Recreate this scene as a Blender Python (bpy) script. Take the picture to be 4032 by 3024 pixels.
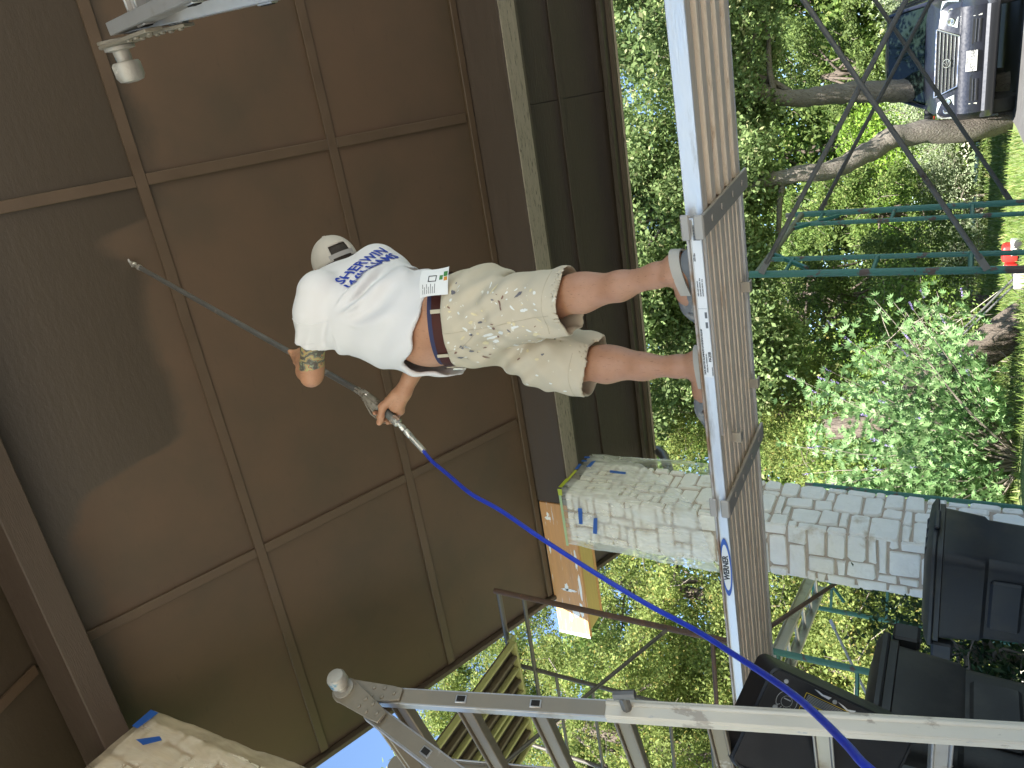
import bpy, bmesh, math, random
import numpy as np
from mathutils import Vector, Matrix
from mathutils.bvhtree import BVHTree
for o in list(bpy.data.objects): bpy.data.objects.remove(o, do_unlink=True)
random.seed(7); NR = np.random.default_rng(7)
S = bpy.context.scene
COL = S.collection
# ---------------------------------------------------------------- camera
# a phone held sideways: picture right = down in the place, picture up = right in the place
cam = bpy.data.cameras.new('camera'); camo = bpy.data.objects.new('camera', cam); COL.objects.link(camo)
r_ = Vector((0.919519, 0.389616, 0.051797)); u_ = Vector((0.15338, -0.477037, 0.865396)); f_ = Vector((-0.361882, 0.787804, 0.498405))
camo.matrix_world = Matrix(((-u_.x, r_.x, -f_.x, 0), (-u_.y, r_.y, -f_.y, 0), (-u_.z, r_.z, -f_.z, 0.75), (0, 0, 0, 1)))
cam.sensor_fit = 'HORIZONTAL'; cam.sensor_width = 36.0; cam.lens = 27.03
cam.clip_start = 0.05; cam.clip_end = 3000
S.camera = camo
S.render.resolution_x = 1024; S.render.resolution_y = 768
# ---------------------------------------------------------------- sky, sun, exposure
SUN = Vector((0.25, -1.0, 1.1)).normalized()
W = bpy.data.worlds.new('World'); S.world = W; W.use_nodes = True
wn = W.node_tree.nodes; wn.clear()
sky = wn.new('ShaderNodeTexSky'); sky.sky_type = 'NISHITA'; sky.sun_disc = False
sky.sun_elevation = math.asin(SUN.z); sky.sun_rotation = math.atan2(SUN.x, SUN.y)
sky.air_density = 1.0; sky.dust_density = 0.1; sky.ozone_density = 3.0
bg = wn.new('ShaderNodeBackground'); bg.inputs['Strength'].default_value = 0.078
wo = wn.new('ShaderNodeOutputWorld')
W.node_tree.links.new(sky.outputs[0], bg.inputs[0]); W.node_tree.links.new(bg.outputs[0], wo.inputs[0])
sl = bpy.data.lights.new('sun', 'SUN'); sl.energy = 5.0; sl.angle = math.radians(0.53); sl.color = (1.0, 0.955, 0.88)
so = bpy.data.objects.new('sun', sl); COL.objects.link(so)
so.rotation_euler = (-SUN).to_track_quat('-Z', 'Y').to_euler()
so.location = (4, -8, 14)
S.view_settings.view_transform = 'Standard'; S.view_settings.look = 'None'
S.view_settings.exposure = 2.2; S.view_settings.gamma = 1.0
S.render.engine = 'CYCLES'
S.cycles.max_bounces = 8; S.cycles.diffuse_bounces = 5; S.cycles.transparent_max_bounces = 12

# ---------------------------------------------------------------- helpers
def nd(nt, t, **kw):
    n = nt.nodes.new(t)
    for k, v in kw.items():
        if k in n.inputs.keys(): n.inputs[k].default_value = v
        else: setattr(n, k, v)
    return n
def rgb(r, g, b):   # sRGB 0..255 -> linear
    return tuple(((c/255/12.92) if c/255 <= .04045 else ((c/255+.055)/1.055)**2.4) for c in (r, g, b)) + (1,)
def sc(c, k): return (min(1, c[0]*k), min(1, c[1]*k), min(1, c[2]*k), 1)
MATS = {}
def mat(name, col, rough=.6, metal=0., var=.18, vs=9., stretch=(1, 1, 1), col2=None, c2s=5., c2t=.6, c2w=.06,
        col3=None, c3s=30., c3t=.66, bump=.15, bs=60., bd=.004, spec=.5, coat=0., trans=0., alpha=1.):
    """principled material: base colour + value noise, two optional layers of blotches, bump"""
    if name in MATS: return MATS[name]
    m = bpy.data.materials.new(name); m.use_nodes = True; nt = m.node_tree; L = nt.links.new
    p = nt.nodes['Principled BSDF']
    tc = nd(nt, 'ShaderNodeTexCoord'); mp = nd(nt, 'ShaderNodeMapping'); mp.inputs['Scale'].default_value = stretch
    L(tc.outputs['Object'], mp.inputs['Vector'])
    n1 = nd(nt, 'ShaderNodeTexNoise', Scale=vs, Detail=6., Roughness=.62); L(mp.outputs[0], n1.inputs['Vector'])
    mx = nd(nt, 'ShaderNodeMix', data_type='RGBA'); L(n1.outputs['Fac'], mx.inputs['Factor'])
    mx.inputs['A'].default_value = sc(col, 1-var*1.6); mx.inputs['B'].default_value = sc(col, 1+var*1.6)
    out = mx.outputs['Result']; ro = None
    for cc, s, t in ((col2, c2s, c2t), (col3, c3s, c3t)):
        if cc is None: continue
        n2 = nd(nt, 'ShaderNodeTexNoise', Scale=s, Detail=7., Roughness=.65); L(mp.outputs[0], n2.inputs['Vector'])
        mr = nd(nt, 'ShaderNodeMapRange'); mr.inputs['From Min'].default_value = t-c2w; mr.inputs['From Max'].default_value = t+c2w
        L(n2.outputs['Fac'], mr.inputs['Value'])
        m2 = nd(nt, 'ShaderNodeMix', data_type='RGBA'); L(mr.outputs[0], m2.inputs['Factor']); L(out, m2.inputs['A']); m2.inputs['B'].default_value = cc
        out = m2.outputs['Result']
    L(out, p.inputs['Base Color'])
    p.inputs['Roughness'].default_value = rough; p.inputs['Metallic'].default_value = metal
    p.inputs['Specular IOR Level'].default_value = spec; p.inputs['Coat Weight'].default_value = coat
    p.inputs['Transmission Weight'].default_value = trans; p.inputs['Alpha'].default_value = alpha
    rr = nd(nt, 'ShaderNodeMapRange'); L(n1.outputs['Fac'], rr.inputs['Value'])
    rr.inputs['From Min'].default_value = .3; rr.inputs['From Max'].default_value = .7
    rr.inputs['To Min'].default_value = max(.03, rough-.1); rr.inputs['To Max'].default_value = min(1, rough+.1); L(rr.outputs[0], p.inputs['Roughness'])
    if bump > 0:
        nb = nd(nt, 'ShaderNodeTexNoise', Scale=bs, Detail=5., Roughness=.6); L(mp.outputs[0], nb.inputs['Vector'])
        b = nd(nt, 'ShaderNodeBump', Strength=bump, Distance=bd); L(nb.outputs['Fac'], b.inputs['Height']); L(b.outputs[0], p.inputs['Normal'])
    MATS[name] = m
    return m
def V(*a): return np.array(a if len(a) > 1 else a[0], dtype=float)
def nrm(a): a = V(a); return a/np.linalg.norm(a)
class MB:
    def __init__(s): s.v = []; s.f = []
    def add(s, vs, fs):
        n = len(s.v); s.v += [tuple(map(float, v)) for v in vs]; s.f += [tuple(i+n for i in f) for f in fs]; return s
    def hexa(s, p):   # 8 corners: bottom 4 ccw, top 4 ccw
        return s.add(p, [(3, 2, 1, 0), (4, 5, 6, 7), (0, 1, 5, 4), (1, 2, 6, 5), (2, 3, 7, 6), (3, 0, 4, 7)])
    def box(s, c, d, ax=None):
        ax = np.eye(3) if ax is None else V(ax); c = V(c); d = V(d)/2
        return s.hexa([c+ax[0]*d[0]*i+ax[1]*d[1]*j+ax[2]*d[2]*k for k in (-1, 1) for i, j in ((-1, -1), (1, -1), (1, 1), (-1, 1))])
    def bb(s, a, b):   # axis box from two corners
        a, b = V(a), V(b); return s.box((a+b)/2, np.abs(b-a))
    def beam(s, a, b, w, h, up=(0, 0, 1)):
        a, b = V(a), V(b); x = nrm(b-a); y = nrm(np.cross(up, x)); z = np.cross(x, y)
        return s.box((a+b)/2, (np.linalg.norm(b-a), w, h), (x, y, z))
    def loft(s, rings, cap=True, closed=False):
        n = len(rings[0]); vs = [v for r in rings for v in r]; fs = []
        m = len(rings)
        for i in range(m if closed else m-1):
            for j in range(n):
                a, b = i*n+j, i*n+(j+1) % n; c, d = ((i+1) % m)*n+(j+1) % n, ((i+1) % m)*n+j
                fs.append((a, b, c, d))
        if cap and not closed: fs += [tuple(range(n))[::-1], tuple(range((m-1)*n, m*n))]
        return s.add(vs, fs)
    def tube(s, pts, r, n=8, cap=True):
        pts = [V(p) for p in pts]; rs = r if hasattr(r, '__len__') else [r]*len(pts); rings = []; ref = None
        for i, p in enumerate(pts):
            t = nrm(pts[min(i+1, len(pts)-1)]-pts[max(i-1, 0)])
            if ref is None: ref = V(0, 0, 1) if abs(t[2]) < .9 else V(1, 0, 0)
            x = nrm(ref-t*np.dot(ref, t)); ref = x; y = np.cross(t, x)
            rings.append([p+rs[i]*(x*math.cos(a)+y*math.sin(a)) for a in np.linspace(0, 2*math.pi, n, endpoint=False)])
        return s.loft(rings, cap)
    def lathe(s, a, d, prof, n=16):   # prof: list of (dist along d, radius)
        d = nrm(d); a = V(a); ref = V(0, 0, 1) if abs(d[2]) < .9 else V(1, 0, 0); x = nrm(np.cross(ref, d)); y = np.cross(d, x)
        return s.loft([[a+d*t+r*(x*math.cos(q)+y*math.sin(q)) for q in np.linspace(0, 2*math.pi, n, endpoint=False)] for t, r in prof])
    def prism(s, poly, ext):   # polygon (3d pts) extruded by vector
        n = len(poly); e = V(ext); p = [V(q) for q in poly]
        return s.add(p+[q+e for q in p], [tuple(range(n))[::-1], tuple(range(n, 2*n))]+[(i, (i+1) % n, n+(i+1) % n, n+i) for i in range(n)])
def root_off(o):
    while o.parent: o = o.parent
    return V(o.location)
def build(name, mb, m, parent=None, bevel=0., smooth=True, seg=1, ang=35, kind=None, label=None):
    off = root_off(parent) if parent else V(0, 0, 0)
    me = bpy.data.meshes.new(name)
    if isinstance(mb, MB): me.from_pydata([tuple(V(v)-off) for v in mb.v], [], mb.f)
    else:
        vv, ff = mb; me.from_pydata([tuple(v) for v in (np.asarray(vv)-off)], [], [tuple(f) for f in ff])
    bm = bmesh.new(); bm.from_mesh(me)
    bmesh.ops.recalc_face_normals(bm, faces=bm.faces)
    if bevel > 0:
        es = [e for e in bm.edges if len(e.link_faces) == 2 and e.calc_face_angle(0) > math.radians(28)]
        bmesh.ops.bevel(bm, geom=es, offset=bevel, segments=seg, profile=.5, affect='EDGES', clamp_overlap=True)
    bm.to_mesh(me); bm.free()
    if smooth:
        me.polygons.foreach_set('use_smooth', [True]*len(me.polygons)); me.set_sharp_from_angle(angle=math.radians(ang))
    me.materials.append(m)
    o = bpy.data.objects.new(name, me); COL.objects.link(o)
    if parent: o.parent = parent
    if kind: o['kind'] = kind
    if label: o['label'] = label
    return o
def fastmesh(name, co, quads, m, parent=None, smooth=False, tris=False):
    """big meshes straight from arrays"""
    off = root_off(parent) if parent else V(0, 0, 0)
    k = 3 if tris else 4
    me = bpy.data.meshes.new(name); nf = len(quads)
    me.vertices.add(len(co)); me.vertices.foreach_set('co', (np.asarray(co)-off).astype(np.float32).ravel())
    me.loops.add(nf*k); me.loops.foreach_set('vertex_index', np.asarray(quads, dtype=np.int32).ravel())
    me.polygons.add(nf); me.polygons.foreach_set('loop_start', np.arange(0, nf*k, k, dtype=np.int32)); me.polygons.foreach_set('loop_total', np.full(nf, k, dtype=np.int32))
    me.update(calc_edges=True); me.validate()
    if smooth: me.polygons.foreach_set('use_smooth', [True]*nf)
    me.materials.append(m)
    o = bpy.data.objects.new(name, me); COL.objects.link(o)
    if parent: o.parent = parent
    return o
def thing(name, label, cat, loc=(0, 0, 0), group=None):
    o = bpy.data.objects.new(name, None); COL.objects.link(o); o.location = loc; o.empty_display_size = .1
    o['label'] = label; o['category'] = cat
    if group: o['group'] = group
    return o
def tag(o, label, cat, group=None):
    o['label'] = label; o['category'] = cat
    if group: o['group'] = group
    return o
def struct(o): o['kind'] = 'structure'; return o
def share(o, name, parent, loc=(0, 0, 0), rot=(0, 0, 0)):   # a further piece on the same mesh
    c = bpy.data.objects.new(name, o.data); COL.objects.link(c); c.parent = parent; c.location = loc; c.rotation_euler = rot; return c
def copy_tree(o, parent=None, dloc=None):
    c = o.copy(); COL.objects.link(c); c.parent = parent
    if dloc is not None: c.location = tuple(V(o.location)+V(dloc))
    for ch in o.children: copy_tree(ch, c)
    return c
def text(name, s, origin, ex, ey, size, m, parent, depth=.0006, align='CENTER', bold=0.):
    """flat lettering: origin, reading direction ex, up direction ey"""
    cu = bpy.data.curves.new(name, 'FONT'); cu.body = s; cu.size = size; cu.align_x = align; cu.align_y = 'CENTER'; cu.extrude = depth; cu.offset = bold; cu.resolution_u = 3
    t = bpy.data.objects.new(name, cu); COL.objects.link(t)
    dg = bpy.context.evaluated_depsgraph_get(); me = bpy.data.meshes.new_from_object(t.evaluated_get(dg)); bpy.data.objects.remove(t)
    ex = Vector(nrm(ex)); ey = Vector(nrm(ey)); ez = ex.cross(ey); of = Vector(origin)-Vector(root_off(parent)) if parent else Vector(origin)
    me.transform(Matrix(((ex.x, ey.x, ez.x, of.x), (ex.y, ey.y, ez.y, of.y), (ex.z, ey.z, ez.z, of.z), (0, 0, 0, 1))))
    me.materials.clear(); me.materials.append(m)
    o = bpy.data.objects.new(name, me); COL.objects.link(o)
    if parent: o.parent = parent
    return o
# ================================================================ ground
def ground_mat():
    m = bpy.data.materials.new('ground'); m.use_nodes = True; nt = m.node_tree; L = nt.links.new; p = nt.nodes['Principled BSDF']
    tc = nd(nt, 'ShaderNodeTexCoord')
    n1 = nd(nt, 'ShaderNodeTexNoise', Scale=.35, Detail=6.); L(tc.outputs['Object'], n1.inputs['Vector'])
    n2 = nd(nt, 'ShaderNodeTexNoise', Scale=14., Detail=8., Roughness=.7); L(tc.outputs['Object'], n2.inputs['Vector'])
    a = nd(nt, 'ShaderNodeMix', data_type='RGBA'); a.inputs['A'].default_value = (.07, .115, .03, 1); a.inputs['B'].default_value = (.15, .17, .06, 1); L(n1.outputs[0], a.inputs['Factor'])
    b = nd(nt, 'ShaderNodeMix', data_type='RGBA', blend_type='MULTIPLY'); b.inputs['Factor'].default_value = .7; L(a.outputs['Result'], b.inputs['A']); L(n2.outputs['Color'], b.inputs['B'])
    g = nd(nt, 'ShaderNodeMix', data_type='RGBA', blend_type='MULTIPLY'); g.inputs['Factor'].default_value = 1.; g.inputs['B'].default_value = (1.9, 1.9, 1.9, 1); g.clamp_result = False
    L(b.outputs['Result'], g.inputs['A']); L(g.outputs['Result'], p.inputs['Base Color'])
    p.inputs['Roughness'].default_value = .95
    bp = nd(nt, 'ShaderNodeBump', Strength=.8, Distance=.05); L(n2.outputs[0], bp.inputs['Height']); L(bp.outputs[0], p.inputs['Normal'])
    return m
def gz(x, y):   # the lawn rises a little towards the woods
    return np.interp(y, [8, 15, 20, 26, 60], [0, .08, .25, .42, .6])
xs = np.concatenate([[-900, -300, -120, -60], np.linspace(-40, 40, 60), [60, 120, 300, 900]]); ys = np.concatenate([[-900, -300, -100, -40, -20], np.linspace(-10, 60, 70), [90, 200, 500, 1200]])
gx, gy = np.meshgrid(xs, ys); co = np.stack([gx.ravel(), gy.ravel(), gz(gx, gy).ravel()+.02*np.sin(gx.ravel()*.9)*np.sin(gy.ravel()*.7)*(gy.ravel() > 12)], 1)
nx = len(xs); q = [(j*nx+i, j*nx+i+1, (j+1)*nx+i+1, (j+1)*nx+i) for j in range(len(ys)-1) for i in range(nx-1)]
struct(fastmesh('ground', co, q, ground_mat(), smooth=True))
conc = mat('driveway_concrete', (.36, .335, .295, 1), .85, var=.12, vs=3., col2=(.27, .25, .22, 1), c2s=2.2, c2t=.62, bump=.3, bs=90, bd=.003)
asph_shaded = mat('asphalt_shaded', (.075, .073, .072, 1), .9, var=.2, vs=6, bump=.5, bs=140, bd=.004)  # dark grey has the shade under and around the car painted in
mb = MB(); mb.bb((-7.4, -26, -.1), (16, 7.6, .012)); struct(build('driveway', mb, conc, bevel=.01))
mb = MB(); mb.bb((-1.9, 7.6, -.1), (16, 13.0, .010)); struct(build('driveway_apron', mb, asph_shaded))
px, py = np.meshgrid(np.linspace(-1.9, 16, 8), np.linspace(13., 21., 12)); px = px-(px < -1.8)*(py > 15)*0.
pc = np.stack([px.ravel(), py.ravel(), gz(px, py).ravel()+.03], 1); struct(fastmesh('parking_pad', pc, [(j*8+i, j*8+i+1, (j+1)*8+i+1, (j+1)*8+i) for j in range(11) for i in range(7)], asph_shaded, smooth=True))

# ================================================================ carport roof
ZR = 5.7875; SLP = math.tan(math.radians(20.6)); CS = math.cos(math.radians(20.6)); SN = math.sin(math.radians(20.6)); YR = 1.60
def cz(y): return ZR-SLP*y if y >= YR else ZR-SLP*(2*YR-y)
XL, XR = -4.44, 5.2
def ceiling_mat():
    m = bpy.data.materials.new('ceiling_paint'); m.use_nodes = True; nt = m.node_tree; L = nt.links.new; p = nt.nodes['Principled BSDF']
    tc = nd(nt, 'ShaderNodeTexCoord'); sp = nd(nt, 'ShaderNodeSeparateXYZ'); L(tc.outputs['Object'], sp.inputs[0])
    def math_(op, a, b=None, c=None):
        n = nd(nt, 'ShaderNodeMath', operation=op)
        for i, x in enumerate((a, b, c)):
            if x is None: continue
            if isinstance(x, (int, float)): n.inputs[i].default_value = x
            else: L(x, n.inputs[i])
        return n.outputs[0]
    nz = nd(nt, 'ShaderNodeTexNoise', Scale=3.2, Detail=4.); L(tc.outputs['Object'], nz.inputs['Vector'])
    nz2 = nd(nt, 'ShaderNodeTexNoise', Scale=40., Detail=3.); L(tc.outputs['Object'], nz2.inputs['Vector'])
    wob = math_('ADD', math_('MULTIPLY', math_('SUBTRACT', nz.outputs[0], .5), .28), math_('MULTIPLY', math_('SUBTRACT', nz2.outputs[0], .5), .05))
    # edge of the fresh coat: how far down the slope the sprayer has got, along the ridge
    mr = nd(nt, 'ShaderNodeMapRange'); mr.inputs['From Min'].default_value = -3.; mr.inputs['From Max'].default_value = 1.; L(sp.outputs['X'], mr.inputs['Value'])
    fc = nd(nt, 'ShaderNodeFloatCurve'); L(mr.outputs[0], fc.inputs['Value'])
    cv = fc.mapping.curves[0]
    pts = [(-3., 0.0), (-2.2, .0), (-1.9, .06), (-1.74, .36), (-1.62, .66), (-1.0, .68), (-.66, .69), (-.5, .60), (-.40, .78), (-.28, .92), (.2, .91), (1., .91)]   # (x, (y-1.9)/1.1)
    cv.points[0].location = ((pts[0][0]+3)/4, pts[0][1]); cv.points[1].location = (1, pts[-1][1])
    for x, y in pts[1:-1]: cv.points.new((x+3)/4, y)
    for q_ in cv.points: q_.handle_type = 'AUTO_CLAMPED'
    fc.mapping.update()
    edge = math_('ADD', math_('MULTIPLY', fc.outputs[0], 1.1), 1.9)
    dist = math_('SUBTRACT', math_('ADD', edge, wob), sp.outputs['Y'])
    fresh = nd(nt, 'ShaderNodeMapRange'); fresh.inputs['From Min'].default_value = -.05; fresh.inputs['From Max'].default_value = .05; L(dist, fresh.inputs['Value'])
    # the new coat is browner and greyer, the old one redder where it has worn thin
    n1 = nd(nt, 'ShaderNodeTexNoise', Scale=1.1, Detail=5., Roughness=.6); L(tc.outputs['Object'], n1.inputs['Vector'])
    mp = nd(nt, 'ShaderNodeMapping'); mp.inputs['Scale'].default_value = (7, 26, 8); L(tc.outputs['Object'], mp.inputs['Vector'])
    gr = nd(nt, 'ShaderNodeTexNoise', Scale=1., Detail=7., Roughness=.65); L(mp.outputs[0], gr.inputs['Vector'])
    old = nd(nt, 'ShaderNodeMix', data_type='RGBA'); old.inputs['A'].default_value = (.071, .048, .028, 1); old.inputs['B'].default_value = (.100, .060, .034, 1)
    r1 = nd(nt, 'ShaderNodeMapRange'); r1.inputs['From Min'].default_value = .36; r1.inputs['From Max'].default_value = .64; L(n1.outputs[0], r1.inputs['Value']); L(r1.outputs[0], old.inputs['Factor'])
    st = nd(nt, 'ShaderNodeMapRange'); st.inputs['From Min'].default_value = .62; st.inputs['From Max'].default_value = .74; st.inputs['To Max'].default_value = .45; L(gr.outputs[0], st.inputs['Value'])
    old2 = nd(nt, 'ShaderNodeMix', data_type='RGBA'); L(st.outputs[0], old2.inputs['Factor']); L(old.outputs['Result'], old2.inputs['A']); old2.inputs['B'].default_value = (.052, .031, .02, 1)
    new = nd(nt, 'ShaderNodeMix', data_type='RGBA'); new.inputs['A'].default_value = (.049, .036, .023, 1); new.inputs['B'].default_value = (.062, .045, .028, 1); L(gr.outputs[0], new.inputs['Factor'])
    mx = nd(nt, 'ShaderNodeMix', data_type='RGBA'); L(fresh.outputs[0], mx.inputs['Factor']); L(old2.outputs['Result'], mx.inputs['A']); L(new.outputs['Result'], mx.inputs['B'])
    L(mx.outputs['Result'], p.inputs['Base Color'])
    ro = nd(nt, 'ShaderNodeMapRange'); ro.inputs['To Min'].default_value = .62; ro.inputs['To Max'].default_value = .4; L(fresh.outputs[0], ro.inputs['Value']); L(ro.outputs[0], p.inputs['Roughness'])
    fine = nd(nt, 'ShaderNodeTexNoise', Scale=70., Detail=4., Roughness=.7); L(tc.outputs['Object'], fine.inputs['Vector'])
    hs = math_('ADD', math_('MULTIPLY', gr.outputs[0], 1.), math_('MULTIPLY', fine.outputs[0], .5))
    bs = math_('ADD', math_('MULTIPLY', fresh.outputs[0], .22), .10)
    b = nd(nt, 'ShaderNodeBump', Distance=.006); L(hs, b.inputs['Height']); L(bs, b.inputs['Strength']); L(b.outputs[0], p.inputs['Normal'])
    return m
mceil = ceiling_mat()
mbat = mat('batten_paint', (.086, .055, .032, 1), .55, var=.14, vs=6, stretch=(1, 1, 1), bump=.2, bs=40)
mbeam = mat('beam_paint', (.062, .042, .030, 1), .6, var=.16, vs=4, stretch=(1, 8, 8), bump=.35, bs=22, bd=.006)
msoff = mat('soffit_paint', (.050, .0365, .026, 1), .5, var=.2, vs=5, stretch=(1, 9, 9), bump=.6, bs=9, bd=.01)
mfas = mat('fascia_paint', (.075, .053, .036, 1), .6, var=.15, bump=.2)
mpale = mat('unpainted_beam_underside', (.31, .263, .20, 1), .8, var=.22, vs=6, stretch=(1, 6, 6), col2=(.10, .085, .06, 1), c2s=14, c2t=.60, c2w=.03, bump=.4, bs=25)
mshing = mat('shingle', (.10, .095, .09, 1), .9, var=.3, vs=30)
roof = thing('carport_roof', 'dark brown sloping carport roof with panelled ceiling above the painter', 'roof')
def slab(x0, x1, y0, y1, t, up):   # piece of the slope: underside `up` metres above the ceiling plane measured square to it, t thick
    sgn = 1 if y0 >= YR-1e-6 else -1
    n = V(0, SN*sgn, CS); mb = MB()
    lo = [V(x, y, cz(y))+n*up for x, y in ((x0, y0), (x1, y0), (x1, y1), (x0, y1))]
    return mb.hexa(lo+[q+n*t for q in lo])
ROWS = [(1.62, 2.822), (2.822, 3.946), (3.946, 5.06)]; SROWS = [(5.34, 5.875), (5.875, 6.40)]
XC = [XL, -2.63, -.19, 2.25, XR]
for i in range(4):
    for (a, b) in ROWS+[(2*YR-b, 2*YR-a) for a, b in ROWS]:
        build('ceiling_panel', slab(XC[i]+.003, XC[i+1]-.003, a+.003, b-.003, .018, 0), mceil, roof, bevel=.002)
    for (a, b) in SROWS+[(2*YR-b, 2*YR-a) for a, b in SROWS]:
        build('soffit_panel', slab(XC[i]+.003 if i else XL-.0, XC[i+1]-.003, a+.003, b-.003, .018, 0), msoff, roof, bevel=.002)
HB = .031
for sgn in (1, -1):
    for yy in (2.822, 3.946):
        y = yy if sgn > 0 else 2*YR-yy
        build('batten', slab(XL+.02, XR, y-HB*CS, y+HB*CS, .019, -.0195), mbat, roof, bevel=.003)
    for i in (1, 2, 3):
        for (a, b) in ((1.70, 2.822), (2.822, 3.946), (3.946, 5.00)):
            a2, b2 = (a+HB*CS+.001, b-HB*CS-.001) if a > 1.71 else (a, b-HB*CS-.001)
            if sgn < 0: a2, b2 = 2*YR-b2, 2*YR-a2
            build('batten', slab(XC[i]-HB, XC[i]+HB, a2, b2, .019, -.0195), mbat, roof, bevel=.003)
    y0, y1 = (4.985, 5.035) if sgn > 0 else (2*YR-5.035, 2*YR-4.985)
    build('edge_trim', slab(XL+.02, XR, y0, y1, .03, -.0305), mbat, roof, bevel=.004)
    y0, y1 = (5.85, 5.90) if sgn > 0 else (2*YR-5.90, 2*YR-5.85)
    build('batten', slab(XL+.02, XR, y0, y1, .016, -.0165), msoff, roof, bevel=.003)
    # deck, shingles, eave fascia with a bright drip edge, rake boards
    a, b = (YR, 6.46) if sgn > 0 else (2*YR-6.46, YR-.0001)
    build('roof_deck', slab(XL-.02, XR+.02, a, b, .12, .02), mshing, roof)
    ye = 6.42 if sgn > 0 else 2*YR-6.42
    mb = MB(); mb.bb((XL-.03, ye-.002, 3.40-.09), (XR, ye+.04*sgn, 3.60)); build('eave_fascia', mb, mfas, roof, bevel=.004)
    mb = MB(); mb.bb((XL-.03, ye+.042*sgn, 3.40-.105), (XR, ye+.055*sgn, 3.62)); build('drip_edge', mb, mpale, roof, bevel=.002)
    mb = MB(); mb.bb((XL+.02, ye-.10*sgn, 3.345), (XR, ye-.003*sgn, 3.385)); build('eave_nailer', mb, msoff, roof, bevel=.004)
    a, b = (YR, 6.45) if sgn > 0 else (2*YR-6.45, YR-.0001)
    build('rake_board', slab(XL-.045, XL-.003, a, b, .19, -.045), mfas, roof, bevel=.004)
    build('rake_trim', slab(XL-.058, XL-.047, a, b, .16, -.02), mpale, roof, bevel=.002)
# beams
mb = MB(); mb.bb((-3.43, 5.04, 3.56), (XR, 5.33, 3.885)); build('eave_beam', mb, mbeam, roof, bevel=.008)
mb = MB(); mb.bb((-3.43, 5.05, 3.552), (XR, 5.275, 3.5595)); build('beam_underside_board', mb, mpale, roof, bevel=.001, label='pale unpainted underside of the brown eave beam')
mb = MB(); mb.bb((-4.3, 2*YR-5.33, 3.56), (XR, 2*YR-5.04, 3.885)); build('eave_beam', mb, mbeam, roof, bevel=.008)
mb = MB(); mb.bb((-3.6, 1.523, 4.80), (XR, 1.68, 5.145)); build('ridge_beam', mb, mbeam, roof, bevel=.006)
mraw = mat('raw_timber', rgb(200, 150, 102), .7, var=.14, vs=3, stretch=(1, 14, 14), col2=(.72, .74, .76, 1), c2s=3.4, c2t=.64, c2w=.04, bump=.25, bs=12)
mrawy = mat('raw_timber_underside', rgb(198, 172, 108), .7, var=.14, vs=3, stretch=(1, 14, 14), col2=rgb(120, 82, 40), c2s=5, c2t=.73, c2w=.03, bump=.2, bs=12)
mb = MB(); mb.bb((-4.86, 5.045, 3.548), (-3.44, 5.085, 3.868)); build('new_timber_face', mb, mraw, roof, bevel=.004, label='new raw orange timber face with white filler smears')
mb = MB(); mb.bb((-4.80, 5.087, 3.556), (-3.44, 5.325, 3.70)); build('new_timber_core', mb, mrawy, roof, bevel=.004, label='raw yellow timber underside with knots')
mb = MB(); mb.bb((-4.82, 5.327, 3.550), (-3.44, 5.36, 3.80)); build('new_timber_back', mb, mraw, roof, bevel=.004)
mprim = mat('white_primer', (.82, .83, .84, 1), .7, var=.06, bump=.2, bs=40)
rs = random.Random(5)
def splat(cx, czz, w, h, n=22):
    mb = MB(); pts = []
    for k in range(n):
        a = 2*math.pi*k/n; q_ = (.55+.45*rs.random()) if k % 2 else (.75+.25*rs.random()); pts.append((cx+w*q_*math.cos(a), 5.0425, czz+h*q_*math.sin(a)))
    return mb.prism(pts, (0, .003, 0))
for cx, czz, w, h in ((-3.6, 3.80, .02, .035), (-3.56, 3.80, .03, .012), (-4.35, 3.70, .02, .09), (-4.32, 3.72, .05, .02), (-4.0, 3.585, .12, .015), (-4.55, 3.6, .10, .022), (-4.6, 3.66, .05, .04), (-4.30, 3.58, .16, .014), (-4.66, 3.72, .05, .02), (-3.9, 3.83, .1, .012)):
    build('primer_smear', splat(cx, czz, w, h), mprim, roof, smooth=False)
mb = MB(); mb.prism([(-4.863, 5.0415, 3.868), (-4.845, 5.0415, 3.868), (-4.82, 5.0415, 3.556), (-4.863, 5.0415, 3.548)], (0, .0036, 0)); build('primer_smear', mb, mprim, roof, smooth=False)
# gutter outlet and downspout behind the pillar
mdown = mat('downspout_metal', (.11, .105, .10, 1), .4, metal=.4, var=.1)
pts = [(-3.62, 6.50, 3.42), (-3.62, 6.50, 3.28), (-3.63, 6.42, 3.20), (-3.65, 6.2, 3.08), (-3.65, 5.9, 2.95)]
mb = MB()
for k in range(14):
    pass
P_ = []
for i in range(len(pts)-1):
    for t in np.linspace(0, 1, 9)[:-1]: P_.append(V(pts[i])*(1-t)+V(pts[i+1])*t)
P_.append(V(pts[-1])); mb.tube(P_, [.045+.004*(i % 2) for i in range(len(P_))], 12); build('downspout_elbow', mb, mdown, roof, ang=50)
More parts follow.
